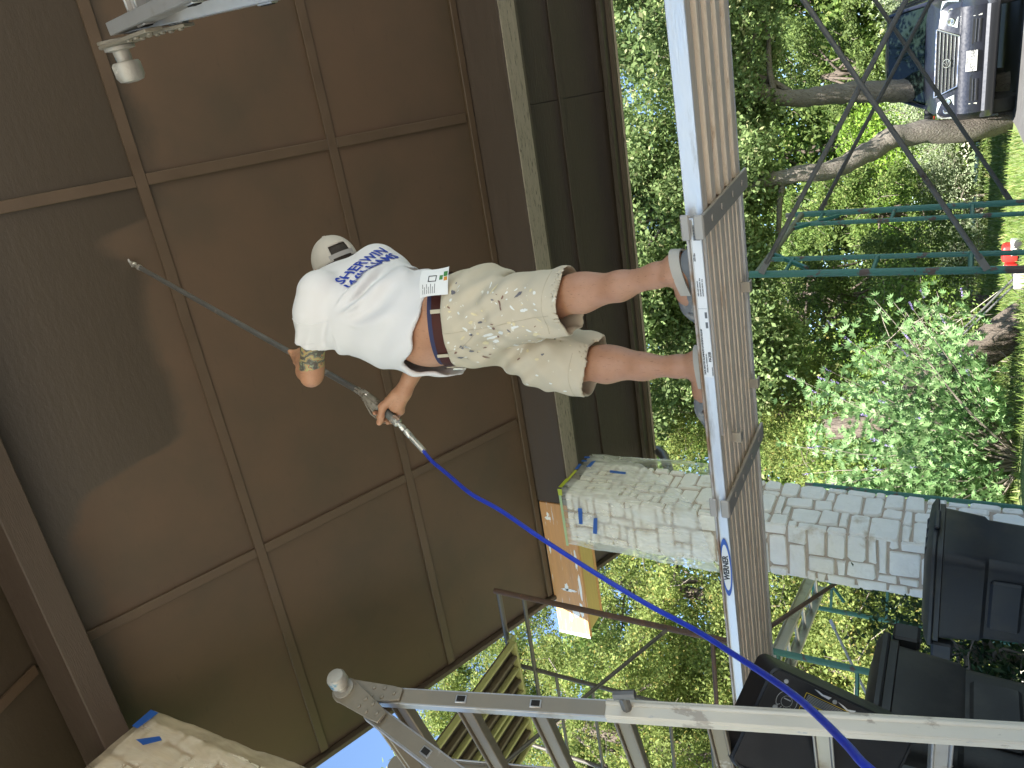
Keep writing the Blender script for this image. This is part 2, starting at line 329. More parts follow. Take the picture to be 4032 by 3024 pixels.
# ================================================================ stone pillars
mstone = mat('limestone', (.86, .83, .77, 1), .85, var=.07, vs=11, col2=(.62, .55, .44, 1), c2s=4.5, c2t=.64, col3=(.45, .42, .37, 1), c3s=24, c3t=.77, bump=.7, bs=26, bd=.012)
mmort = mat('mortar', (.44, .36, .29, 1), .95, var=.12, vs=20, bump=.6, bs=120, bd=.004)
def stones(parent, o, ex, up, n, W_, H_, cell, seed, z0=0.):
    rn = random.Random(seed); nx = max(3, round(W_/cell)); nz = round(H_/cell); cx = W_/nx; cy = H_/nz
    occ = [[False]*nx for _ in range(nz)]; o, ex, up, n = V(o), V(ex), V(up), V(n)
    for j in range(nz):
        for i in range(nx):
            if occ[j][i]: continue
            wm = 1
            while i+wm < nx and not occ[j][i+wm] and wm < 4: wm += 1
            w = min(wm, rn.choice((1, 2, 2, 3, 3, 4))); h = min(nz-j, rn.choice((1, 1, 2, 2, 2, 3) if w > 1 else (1, 2, 2, 3)))
            if wm-w == 1 and rn.random() < .7: w = wm
            for b in range(h):
                for a in range(w): occ[j+b][i+a] = True
            g = .0075; x0, x1, y0, y1 = i*cx+g, (i+w)*cx-g, j*cy+g, (j+h)*cy-g
            if i == 0: x0 -= g+.004
            if i+w == nx: x1 += g+.004
            ww, hh = x1-x0, y1-y0; c = min(ww, hh)*rn.uniform(.06, .20)
            def jt(k=.006): return rn.uniform(-k, k)
            ring = [(x0+c+jt(), y0+jt()), (x1-c+jt(), y0+jt()), (x1+jt(), y0+c+jt()), (x1+jt(), y1-c+jt()), (x1-c+jt(), y1+jt()), (x0+c+jt(), y1+jt()), (x0+jt(), y1-c+jt()), (x0+jt(), y0+c+jt())]
            mx_, my_ = (x0+x1)/2, (y0+y1)/2; pr = rn.uniform(.010, .022); ins = .82 if min(ww, hh) < .07 else .9
            base = [o+ex*a+up*b-n*.01 for a, b in ring]
            mid = [o+ex*(mx_+(a-mx_)*.985)+up*(my_+(b-my_)*.985)+n*(pr*.55) for a, b in ring]
            top = [o+ex*(mx_+(a-mx_)*ins)+up*(my_+(b-my_)*ins)+n*(pr+jt(.004)) for a, b in ring]
            mb = MB(); mb.loft([base, mid, top], cap=False); mb.add(top+[o+ex*mx_+up*my_+n*(pr+.003)], [(k, (k+1) % 8, 8) for k in range(8)])
            build('stone', mb, mstone, parent, ang=48)
def pillar(label, x0, x1, y0, y1, top, seed, faces, cell=.066):
    t = thing('stone_pillar', label, 'pillar', ((x0+x1)/2, (y0+y1)/2, 0), 'stone pillars of the carport')
    mb = MB(); mb.bb((x0, y0, .012), (x1, y1, top)); build('mortar_core', mb, mmort, t, bevel=.012)
    H_ = top-.02
    if 'f' in faces: stones(t, (x0, y0, .02), (1, 0, 0), (0, 0, 1), (0, -1, 0), x1-x0, H_, cell, seed)
    if 'r' in faces: stones(t, (x1, y0, .02), (0, 1, 0), (0, 0, 1), (1, 0, 0), y1-y0, H_, cell, seed+1)
    if 'l' in faces: stones(t, (x0, y1, .02), (0, -1, 0), (0, 0, 1), (-1, 0, 0), y1-y0, H_, cell*1.35, seed+2)
    return t
pillar('pale limestone pillar behind the plank, its top wrapped in clear plastic', -3.70, -3.275, 4.95, 5.53, 3.545, 11, 'frl')
pillar('stone pillar under the ridge beam at the upper left, mostly out of view', -3.66, -3.17, 1.35, 1.80, 4.795, 21, 'fr', .085)
# ---- masking film
def film_mat(name, base=.27, tint=(.95, .97, .99, 1), warm=0):
    m = bpy.data.materials.new(name); m.use_nodes = True; nt = m.node_tree; L = nt.links.new
    p = nt.nodes['Principled BSDF']; out = nt.nodes['Material Output']
    p.inputs['Base Color'].default_value = tint; p.inputs['Roughness'].default_value = .28
    tr = nd(nt, 'ShaderNodeBsdfTransparent'); tl = nd(nt, 'ShaderNodeBsdfTranslucent'); tl.inputs['Color'].default_value = tint
    m1 = nd(nt, 'ShaderNodeMixShader'); m1.inputs['Fac'].default_value = .45; L(p.outputs[0], m1.inputs[1]); L(tl.outputs[0], m1.inputs[2])
    tc = nd(nt, 'ShaderNodeTexCoord'); mp = nd(nt, 'ShaderNodeMapping'); mp.inputs['Scale'].default_value = (9, 9, 2.2); mp.inputs['Rotation'].default_value = (.5, .3, 0); L(tc.outputs['Object'], mp.inputs['Vector'])
    n1 = nd(nt, 'ShaderNodeTexNoise', Scale=1.1, Detail=4., Roughness=.5, Distortion=.6); L(mp.outputs[0], n1.inputs['Vector'])
    mr = nd(nt, 'ShaderNodeMapRange'); mr.inputs['From Min'].default_value = .38; mr.inputs['From Max'].default_value = .75; mr.inputs['To Min'].default_value = base-.1; mr.inputs['To Max'].default_value = min(.97, base+.38); L(n1.outputs[0], mr.inputs['Value'])
    m2 = nd(nt, 'ShaderNodeMixShader'); L(mr.outputs[0], m2.inputs['Fac']); L(tr.outputs[0], m2.inputs[1]); L(m1.outputs[0], m2.inputs[2]); L(m2.outputs[0], out.inputs['Surface'])
    b = nd(nt, 'ShaderNodeBump', Strength=.55, Distance=.02); L(n1.outputs[0], b.inputs['Height']); L(b.outputs[0], p.inputs['Normal'])
    return m
mfilm = film_mat('masking_film'); mfilm2 = film_mat('masking_film_thin', .40, (.80, .69, .54, 1))
mtape = mat('blue_tape', rgb(42, 92, 178), .6, var=.12, vs=20, bump=.1)
mtapey = mat('green_yellow_tape', rgb(178, 190, 60), .6, var=.08, bump=.1)
def film(parent, path, zt, zb, name='film', nz=34, off=.024, amp=.012, seed=0, m=None):
    """sheet hung along a horizontal path; zt(s), zb(s) its top and bottom edge, s in 0..1"""
    path = [V(p[0], p[1], 0) for p in path]; L_ = [0]
    for a, b in zip(path, path[1:]): L_.append(L_[-1]+np.linalg.norm(b-a))
    ns = int(L_[-1]/.022)+2; rows = []
    for i in range(ns):
        s = i/(ns-1); d = s*L_[-1]; k = min(max(0, np.searchsorted(L_, d)-1), len(path)-2)
        t = (d-L_[k])/(L_[k+1]-L_[k]); p = path[k]*(1-t)+path[k+1]*t; e = nrm(path[k+1]-path[k]); n = V(-e[1], e[0], 0)
        # soften the corner
        for j in range(1, len(path)-1):
            w = max(0, 1-abs(d-L_[j])/.05)
            if w > 0: e2 = nrm(nrm(path[j]-path[j-1])+nrm(path[j+1]-path[j])); n = nrm(n*(1-w)+V(-e2[1], e2[0], 0)*w)
        col = []
        for j in range(nz):
            v = j/(nz-1); z = zt(s)*(1-v)+zb(s)*v
            wv = math.sin(d*34+z*9+seed)*.5+math.sin(d*13-z*21+seed*2)*.35+math.sin(d*71+z*31)*.25+math.sin(z*55+d*18)*.2
            rad = math.sin(math.atan2(z-3.2, d-.35)*16)*.5
            lo = .6+1.2*v
            col.append(p+n*(off*(.45+v*.9)+amp*lo*(wv*.55+rad*.5))+V(0, 0, z))
        rows.append(col)
    mb = MB(); vs = [q for c in rows for q in c]; fs = [(i*nz+j, i*nz+j+1, (i+1)*nz+j+1, (i+1)*nz+j) for i in range(ns-1) for j in range(nz-1)]
    mb.add(vs, fs); return build(name, mb, m or mfilm, parent, ang=180)
fs_ = thing('masking_film', 'clear plastic masking film taped round the top of the pillar behind the plank', 'plastic film', (-3.49, 5.24, 2.3))
def interp(tab):
    a = np.array(tab); return lambda s: float(np.interp(s, a[:, 0], a[:, 1]))
# path: back of the pillar, round the right side, across the front, down the left side
path = [(-3.62, 5.575), (-3.215, 5.575), (-3.215, 4.915), (-3.735, 4.915), (-3.735, 5.50)]
tot = .405+.66+.52+.585; S1 = .405/tot; S2 = 1.065/tot; S3 = 1.585/tot
film(fs_, path, interp([(0, 3.56), (1, 3.56)]), interp([(0, 2.05), (S1-.01, 2.2), (S1+.012, 3.0), (S1+.05, 3.10), (S1+.12, 2.86), (S2-.02, 2.45), (S2, 2.40), (S3, 2.26), (1, 2.1)]))
def tape(parent, quad, n, m, name='tape_strip'):
    q = [V(p) for p in quad]; n = V(n); mb = MB(); mb.hexa([p+n*.006 for p in q]+[p+n*.008 for p in q]); return build(name, mb, m, parent)
fy = 4.900; rx = -3.19
for q in ([(-3.335, 3.40), (-3.335, 3.362), (-3.49, 3.378), (-3.49, 3.412)], [(-3.412, 3.268), (-3.405, 3.234), (-3.565, 3.257), (-3.566, 3.294)]):
    tape(fs_, [(x, fy-.012, z) for x, z in q], (0, -1, 0), mtape)
for q in ([(5.20, 3.552), (5.21, 3.525), (5.30, 3.53), (5.30, 3.556)], [(5.345, 3.552), (5.37, 3.556), (5.375, 3.508), (5.35, 3.504)], [(5.41, 3.556), (5.435, 3.558), (5.44, 3.508), (5.412, 3.505)],
          [(5.26, 3.468), (5.36, 3.462), (5.385, 3.43), (5.27, 3.433)], [(5.25, 3.246), (5.215, 3.23), (5.215, 3.09), (5.25, 3.10)]):
    tape(fs_, [(rx+.022, y, z) for y, z in q], (1, 0, 0), mtape)
tape(fs_, [(rx+.012, 4.905, 3.568), (rx+.012, 4.905, 3.535), (rx+.012, 5.20, 3.528), (rx+.012, 5.20, 3.562)], (1, 0, 0), mtapey)
tape(fs_, [(-3.18, fy-.005, 3.570), (-3.18, fy-.005, 3.530), (-3.24, fy-.005, 3.535), (-3.24, fy-.005, 3.570)], (0, -1, 0), mtapey)
tape(fs_, [(-3.24, fy-.004, 3.568), (-3.24, fy-.004, 3.545), (-3.74, fy-.004, 3.545), (-3.74, fy-.004, 3.568)], (0, -1, 0), mat('pale_green_tape', rgb(170, 195, 150), .6, bump=.1))
fs2 = thing('masking_film', 'plastic masking film on the pillar top at the upper left corner', 'plastic film', (-3.36, 1.6, 3.2))
path = [(-3.6, 1.835), (-3.13, 1.835), (-3.13, 1.315), (-3.70, 1.315)]
tot = .47+.52+.57
film(fs2, path, interp([(0, 4.79), (1, 4.79)]), interp([(0, 3.3), (.3, 3.35), (.65, 3.3), (1, 3.2)]), seed=3., m=mfilm2, off=.026, amp=.009)
for q in ([(1.82, 4.78), (1.82, 4.71), (1.69, 4.73), (1.69, 4.78)], [(1.63, 4.66), (1.70, 4.54), (1.685, 4.50), (1.62, 4.58)]):
    tape(fs2, [(-3.108, y, z) for y, z in q], (1, 0, 0), mtape)
# ================================================================ scaffolds
mgreen = mat('green_tube', (.035, .15, .11, 1), .5, var=.2, vs=14, col2=(.085, .05, .035, 1), c2s=9, c2t=.60, c2w=.02, col3=(.30, .42, .36, 1), c3s=30, c3t=.70, bump=.3, bs=50)
mrust = mat('rusty_tube', (.085, .048, .034, 1), .7, var=.3, vs=18, col2=(.16, .075, .04, 1), c2s=12, c2t=.6, bump=.4, bs=70)
mgalv = mat('grey_brace', (.17, .158, .14, 1), .5, metal=.45, var=.2, vs=14, col2=(.07, .045, .03, 1), c2s=8, c2t=.64, bump=.2, bs=50)
mgalvd = mat('dark_brace', (.105, .098, .085, 1), .5, metal=.4, var=.2, vs=14, bump=.2, bs=50)
molive = mat('olive_tube', (.16, .16, .10, 1), .55, metal=.1, var=.2, vs=14, col2=(.08, .06, .04, 1), c2s=10, c2t=.6, bump=.3, bs=60)
mplanky = mat('deck_yellow_edge', (.36, .36, .14, 1), .5, var=.15, bump=.2)
mdeck = mat('deck_brown', (.12, .095, .06, 1), .55, var=.2, vs=5, stretch=(6, 1, 6), bump=.2)
def frame(parent, a, b, z0, z1, m, rungs_at=(.1,), R_=.021, mh=None, inner=.30, ladder=1):
    """ladder-type scaffold frame: two legs, header, inner tubes and short rungs"""
    a, b = V(a[0], a[1], 0), V(b[0], b[1], 0); e = nrm(b-a); up = V(0, 0, 1)
    for p, s in ((a, 1), (b, -1)):
        mb = MB(); mb.tube([p+up*z0, p+up*(z1+.02)], R_, 10); build('leg', mb, m, parent)
        q = p+e*s*inner; mb = MB(); mb.tube([q+up*(z0+.1), q+up*(z1-.03)], R_*.72, 8); build('inner_tube', mb, m, parent)
        k = z0+.25
        while k < z1-.1:
            mb = MB(); mb.tube([p+up*k, q+up*k], R_*.6, 6); build('rung', mb, m, parent); k += .46
        mb = MB(); mb.tube([p+up*(z1+.015), p+up*(z1+.09)], R_*.8, 8); build('coupling_pin', mb, mgalv, parent)
    mb = MB(); mb.tube([a+up*(z1-.02), b+up*(z1-.02)], R_, 10); build('header', mb, mh or m, parent)
    mb = MB(); mb.tube([a+e*.1+up*(z1-.28), a+e*.42+up*(z1-.03)], R_*.7, 8); build('gusset', mb, m, parent)
    mb = MB(); mb.tube([b-e*.1+up*(z1-.28), b-e*.42+up*(z1-.03)], R_*.7, 8); build('gusset', mb, m, parent)
def brace(parent, a, b, m=None, r=.013):
    a, b = V(a), V(b); d = b-a; n = nrm(d); mb = MB(); up = V(0, 1, 0)
    mb.tube([a+n*.05, b-n*.05], r, 8)
    for p, s in ((a, 1), (b, -1)): mb.box(p+n*s*.03, (.09, .006, .034), (n, nrm(np.cross(np.cross(n, up), n)), nrm(np.cross(n, up))))
    return build('cross_brace', mb, m or mgalv, parent)
# right bay
sr = thing('scaffold', 'green tube scaffold frame with grey cross braces in front of the dark car', 'scaffold', (-1.23, 5.17, 0), 'tube scaffolds')
frame(sr, (-1.25, 4.45), (-1.215, 5.90), .0, 1.80, mgreen, mh=molive)
frame(sr, (1.0, 4.45), (1.035, 5.90), .0, 1.80, mgreen, mh=molive)
brace(sr, (-1.225, 4.425, 1.742), (.985, 4.425, .545)); brace(sr, (-1.225, 4.412, .645), (.985, 4.412, 2.012-.0))
brace(sr, (-1.20, 5.925, 1.655), (1.0, 5.925, .52), mgalvd); brace(sr, (-1.20, 5.94, .505), (1.0, 5.94, 1.86), mgalvd)
# left bay: green frame below, rusty frame above, deck of hooked planks
sf = thing('scaffold', 'tall rusty scaffold frame carrying a plank deck, left of the pillar', 'scaffold', (-4.3, 3.97, 0), 'tube scaffolds')
A_ = (-3.585, 3.98); B_ = (-5.10, 3.95)
frame(sf, A_, B_, .0, 1.86, mgreen)
up = V(0, 0, 1)
for p in (A_, (-4.27, 3.965), B_):
    mb = MB(); mb.tube([V(p[0], p[1], 1.90), V(p[0], p[1], 3.70 if p is not A_ else 3.735)], .021 if p is A_ else .0165, 10); build('leg', mb, mrust if p is A_ else mgalvd, sf)
mb = MB(); mb.tube([(-3.585, 3.98, 3.70), (-5.10, 3.95, 3.70)], .02, 10); build('header', mb, mgalvd, sf)
mb = MB(); mb.tube([(-3.585, 3.98, 3.48), (-5.10, 3.93, 3.48)], .016, 10); build('header', mb, mgalvd, sf)
for k in range(5):
    z = 2.1+.3*k; mb = MB(); mb.tube([(-4.27, 3.965, z), (-5.10, 3.95, z)], .013, 8); build('rung', mb, mgalvd, sf)
mb = MB(); mb.tube([(-3.60, 3.98, 2.05), (-4.27, 3.965, 2.05)], .016, 8); build('rung', mb, mrust, sf)
mb = MB(); mb.tube([(-4.75, 3.6, 2.75), (-4.85, 3.6, 2.70), (-5.05, 3.6, 2.45)], .02, 8); build('guard_tube', mb, mrust, sf)
frame(sf, (-3.60, .82), (-5.115, .79), .0, 1.86, mgreen)
for p in ((-3.60, .82), (-5.115, .79)):
    mb = MB(); mb.tube([V(p[0], p[1], 1.90), V(p[0], p[1], 3.70)], .021, 10); build('leg', mb, mrust, sf)
mb = MB(); mb.tube([(-3.60, .82, 3.70), (-5.115, .79, 3.70)], .02, 10); build('header', mb, mrust, sf)
brace(sf, (-3.585, 3.95, 2.36), (-3.60, .85, 4.30-.75), mgalvd); brace(sf, (-5.10, 3.93, 2.3), (-5.11, .85, 3.55), mgalvd)
brace(sf, (-3.585, 4.0, 1.84), (-4.55, 6.6, 1.28), mrust, .016)
# deck: aluminium/ply walk boards with ribs, hooked over the header
dk = thing('scaffold_deck', 'brown ribbed scaffold deck with yellow edges hooked on the rusty scaffold', 'walk board', (-4.2, 2.4, 3.55))
for i, x0 in enumerate((-4.45, -4.98)):
    mb = MB(); mb.bb((x0, .80, 3.60), (x0+.50, 3.86, 3.612)); build('board', mb, mdeck, dk)
    for k in range(5):
        xx = x0+.012+k*.1165; mb = MB(); mb.bb((xx, .80, 3.555), (xx+.024, 3.86, 3.599)); build('rib', mb, mdeck if k % 2 else mplanky, dk, bevel=.003)
    mb = MB(); mb.bb((x0, 3.862, 3.55), (x0+.5, 3.885, 3.625)); build('end_channel', mb, mplanky, dk, bevel=.003)
    for xx in (x0+.06, x0+.44):
        mb = MB(); mb.bb((xx-.02, 3.886, 3.63), (xx+.02, 3.99, 3.645)); mb.bb((xx-.02, 3.975, 3.725), (xx+.02, 3.99, 3.646)); build('hook', mb, mplanky, dk)
# the second green tower, further back behind the pillar
sb = thing('scaffold', 'green scaffold frame standing close behind the stone pillar', 'scaffold', (-4.36, 6.3, 0), 'tube scaffolds')
frame(sb, (-3.80, 6.47), (-4.93, 6.17), .0, 1.80, mgreen)
brace(sb, (-5.0, 6.1, 1.62), (-5.6, 5.2, .95), mat('pale_brace', (.42, .42, .42, 1), .4, metal=.5, bump=.1), .012)
# long pale aluminium ladder lying across
mali = mat('aluminium_pale', (.55, .53, .46, 1), .4, metal=.55, var=.12, vs=8, col2=(.30, .26, .19, 1), c2s=3, c2t=.62, bump=.1)
lg = thing('extension_ladder', 'pale aluminium ladder lying level across the scaffold beside the pillar', 'ladder', (-4.2, 5.0, 1.64))
d_ = nrm(V(-3.876, 4.324, 0)-V(-4.15, 5.501, 0)); w_ = V(-d_[1], d_[0], 0)*-1
a0 = V(-4.15, 5.501, 1.70)-d_*.5; a1 = a0+d_*2.6
for off in (0, .40):
    o = V(-.95*off, .30*off, 0)
    mb = MB(); mb.beam(a0+o, a1+o, .012, .078); s1 = build('rail', mb, mali, lg, bevel=.003)
    for zz in (-.036, .036):
        mb = MB(); mb.beam(a0+o+V(0.018, .005, zz), a1+o+V(.018, .005, zz), .032, .006); build('rail_flange', mb, mali, lg, bevel=.001)
for k in range(8):
    q = a0+d_*(.25+.3*k); mb = MB(); mb.tube([q, q+V(-.38, .12, 0)], .014, 10); build('rung', mb, mali, lg)
# ================================================================ plank
mal = mat('aluminium', (.70, .70, .71, 1), .4, metal=.5, var=.10, vs=6, stretch=(1, 8, 8), col2=(.42, .40, .38, 1), c2s=3, c2t=.62, bump=.12, bs=30)
malu = mat('aluminium_underside', (.88, .76, .61, 1), .5, metal=.05, var=.09, vs=5, stretch=(1, 30, 10), col2=(.66, .51, .37, 1), c2s=4, c2t=.60, c2w=.05, bump=.12, bs=30)  # colour lightened to stand in for bounce light from the ground below
pl = thing('work_plank', 'long aluminium extension plank the painter stands on', 'plank', (-1.0, 1.95, 1.285), None)
PU = nrm((-.996, .0885, 0)); PV = V(.0885, .996, 0); PO = V(-.421, 1.78, 1.285)
def pp(u, v, z=0.): return PO+PU*u+PV*v+V(0, 0, z)
AX = (PU, PV, V(0, 0, 1))
def pbox(u0, u1, v0, v1, z0, z1): 
    mb = MB(); return mb.hexa([pp(u0, v0, z0), pp(u1, v0, z0), pp(u1, v1, z0), pp(u0, v1, z0), pp(u0, v0, z1), pp(u1, v0, z1), pp(u1, v1, z1), pp(u0, v1, z1)])
# outer (left) section
U1 = 2.35
build('side_rail', pbox(-.06, U1, 0, .006, .0, .034), mal, pl, bevel=.0015)
build('side_rail', pbox(-.06, U1, .404, .41, .0, .034), mal, pl, bevel=.0015)
build('rail_lip', pbox(-.06, U1, -.010, -.0005, .028, .0355), mat('stained_lip', (.50, .46, .42, 1), .45, metal=.3, var=.15, vs=5, col2=(.30, .18, .10, 1), c2s=6, c2t=.52, c2w=.08, bump=.1), pl, bevel=.002)
build('deck', pbox(-.06, U1, .0065, .4035, .030, .036), malu, pl)
n = 14
for k in range(n):   # ribbed underside: boards between the rails
    v0 = .008+k*(.395/n); build('deck_strip', pbox(-.05, U1, v0+.0012, v0+.395/n-.0012, .004+.0025*((k*5) % 3), .0295), malu, pl, bevel=.0012)
# inner (right) section sliding inside
V0, V1 = .022, .388
build('side_rail', pbox(-1.6, .55, V0, V0+.006, -.002, .0415), mal, pl, bevel=.0015)
build('side_rail', pbox(-1.6, .55, V1-.006, V1, -.002, .0415), mal, pl, bevel=.0015)
build('deck', pbox(-1.6, -.062, V0+.007, V1-.007, .034, .041), malu, pl)
n = 9
for k in range(n):
    v0 = V0+.007+k*((V1-V0-.014)/n); w = (V1-V0-.014)/n
    build('deck_strip', pbox(-1.6, -.062, v0+.001, v0+w-.001, -.001+(.012 if k % 2 else 0.), .033), malu, pl, bevel=.002)
mstrap = mat('grey_strap', (.40, .36, .31, 1), .45, metal=.2, var=.15, bump=.1)
for u0, pv in ((-.07, 0), (.74, 0)):
    mb = pbox(u0, u0+.055, -.012, .422, -.012, -.003); build('strap', mb, mstrap, pl, bevel=.002)
    build('strap_end', pbox(u0-.002, u0+.057, -.018, -.0105, -.012, .012), mstrap, pl, bevel=.003)
    build('strap_clip', pbox(u0-.004, u0+.059, -.0165, -.0105, .022, .044), mstrap, pl, bevel=.003)
    for v in (.06, .15, .26, .36):
        mb = MB(); mb.lathe(pp(u0+.027, v, -.012), (0, 0, -1), [(0, .009), (.002, .008), (.003, .003)], 10); build('rivet', mb, mstrap, pl)
for u0, v0 in ((.23, .33), (.60, .12), (.55, .35)):
    build('clip', pbox(u0, u0+.03, v0, v0+.004, -.022, .003), mstrap, pl); build('clip', pbox(u0, u0+.03, v0+.005, v0+.024, -.022, -.018), mstrap, pl)
# stickers on the near rail (flat print, slightly proud)
mwhite = mat('sticker_white', (.80, .80, .80, 1), .45, var=.05, bump=.05)
mblue = mat('sticker_blue', (.02, .09, .42, 1), .4, var=.05, bump=.0)
mblack = mat('print_black', (.015, .015, .02, 1), .5, var=.05, bump=0.)
mgrey = mat('print_grey', (.12, .12, .13, 1), .5, var=.05, bump=0.)
def sticker(u0, u1, z0, z1, m, d=.0008, name='sticker'): return build(name, pbox(u0, u1, -d-.0004, -.0004, z0, z1), m, pl)
sk = sticker(-.01, .36, .0015, .0262, mwhite, name='data_sticker')
mrail = lambda u, z: pp(u, -.0022, z)
def rt(s, u, z, size, m=None, al='LEFT', par=None): return text('sticker_text', s, mrail(u, z), -PU, (0, 0, 1), size, m or mblack, par or sk, align=al)
# seen from the camera the text reads from +u (left) to -u (right)
rt('TASK-MASTER ALUMINUM EXTENSION PLANK', .352, .0222, .0062)
rt('PA208', .315, .0065, .0105); rt('MODEL No. / MODELE NO.', .345, .0155, .0045, mgrey)
rt('250 lbs.', .045, .0215, .007); rt('SAFE LOAD CAPACITY', .135, .0205, .004, mgrey); rt('EXTENDED LENGTH  16 in.', .135, .0145, .004, mgrey); rt('PLATFORM WIDTH  12 in.', .135, .0085, .004, mgrey); rt('MADE IN CANADA', .355, .003, .003, mgrey)
for k in range(16):
    build('barcode_bar', pbox(-.044+k*.0022*1.1, -.044+k*.0022*1.1+(.0007+.0009*((k*7) % 3)/2), -.0019, -.0009, .004, .020), mblack, sk)
build('sticker_frame', pbox(-.008, .358, -.0016, -.0013, .0248, .0252), mgrey, sk); build('sticker_frame', pbox(.168, .1686, -.0016, -.0013, .002, .025), mgrey, sk)
for u in (.178, .205): build('sticker_mark', pbox(u, u+.016, -.0016, -.0013, .004, .010), mgrey, sk)
# oval maker's badge
def oval(uc, zc, a, b, d, m, name, par=None, n=40):
    mb = MB(); mb.prism([mrail(uc+a*math.cos(t), zc+b*math.sin(t)) for t in np.linspace(0, 2*math.pi, n, endpoint=False)], PV*-1*d); return build(name, mb, m, par or pl)
ov = oval(.99, .0165, .108, .0155, .0004, mblue, 'maker_badge')
oval(.99, .0165, .086, .0118, .0008, mwhite, 'badge_field', ov)
text('badge_text', 'WERNER', pp(.99, -.0034, .0165), -PU, (0, 0, 1), .0225, mblack, ov, bold=.0007).scale = (1, 1, 1)
# ================================================================ folding ladders
mlad = mat('ladder_metal_painted', (.25, .21, .155, 1), .5, metal=.35, var=.14, vs=9, col2=(.46, .42, .36, 1), c2s=7, c2t=.66, c2w=.02, col3=(.12, .11, .11, 1), c3s=16, c3t=.70, bump=.2, bs=40)
mlado = mat('ladder_sleeve_splashed', (.62, .56, .455, 1), .5, metal=.1, var=.12, vs=6, stretch=(1, 1, .5), col2=(.40, .34, .27, 1), c2s=9, c2t=.56, c2w=.015, col3=(.36, .36, .37, 1), c3s=14, c3t=.68, bump=.3, bs=30)
mflange = mat('ladder_flange', (.43, .41, .385, 1), .4, metal=.6, var=.15, vs=12, col2=(.35, .30, .24, 1), c2s=10, c2t=.6, bump=.15)
mknob = mat('hinge_knob', (.36, .33, .28, 1), .5, metal=.3, var=.2, vs=20, col2=(.03, .16, .24, 1), c2s=18, c2t=.58, c2w=.03, col3=(.6, .55, .45, 1), c3s=22, c3t=.66, bump=.4, bs=60)
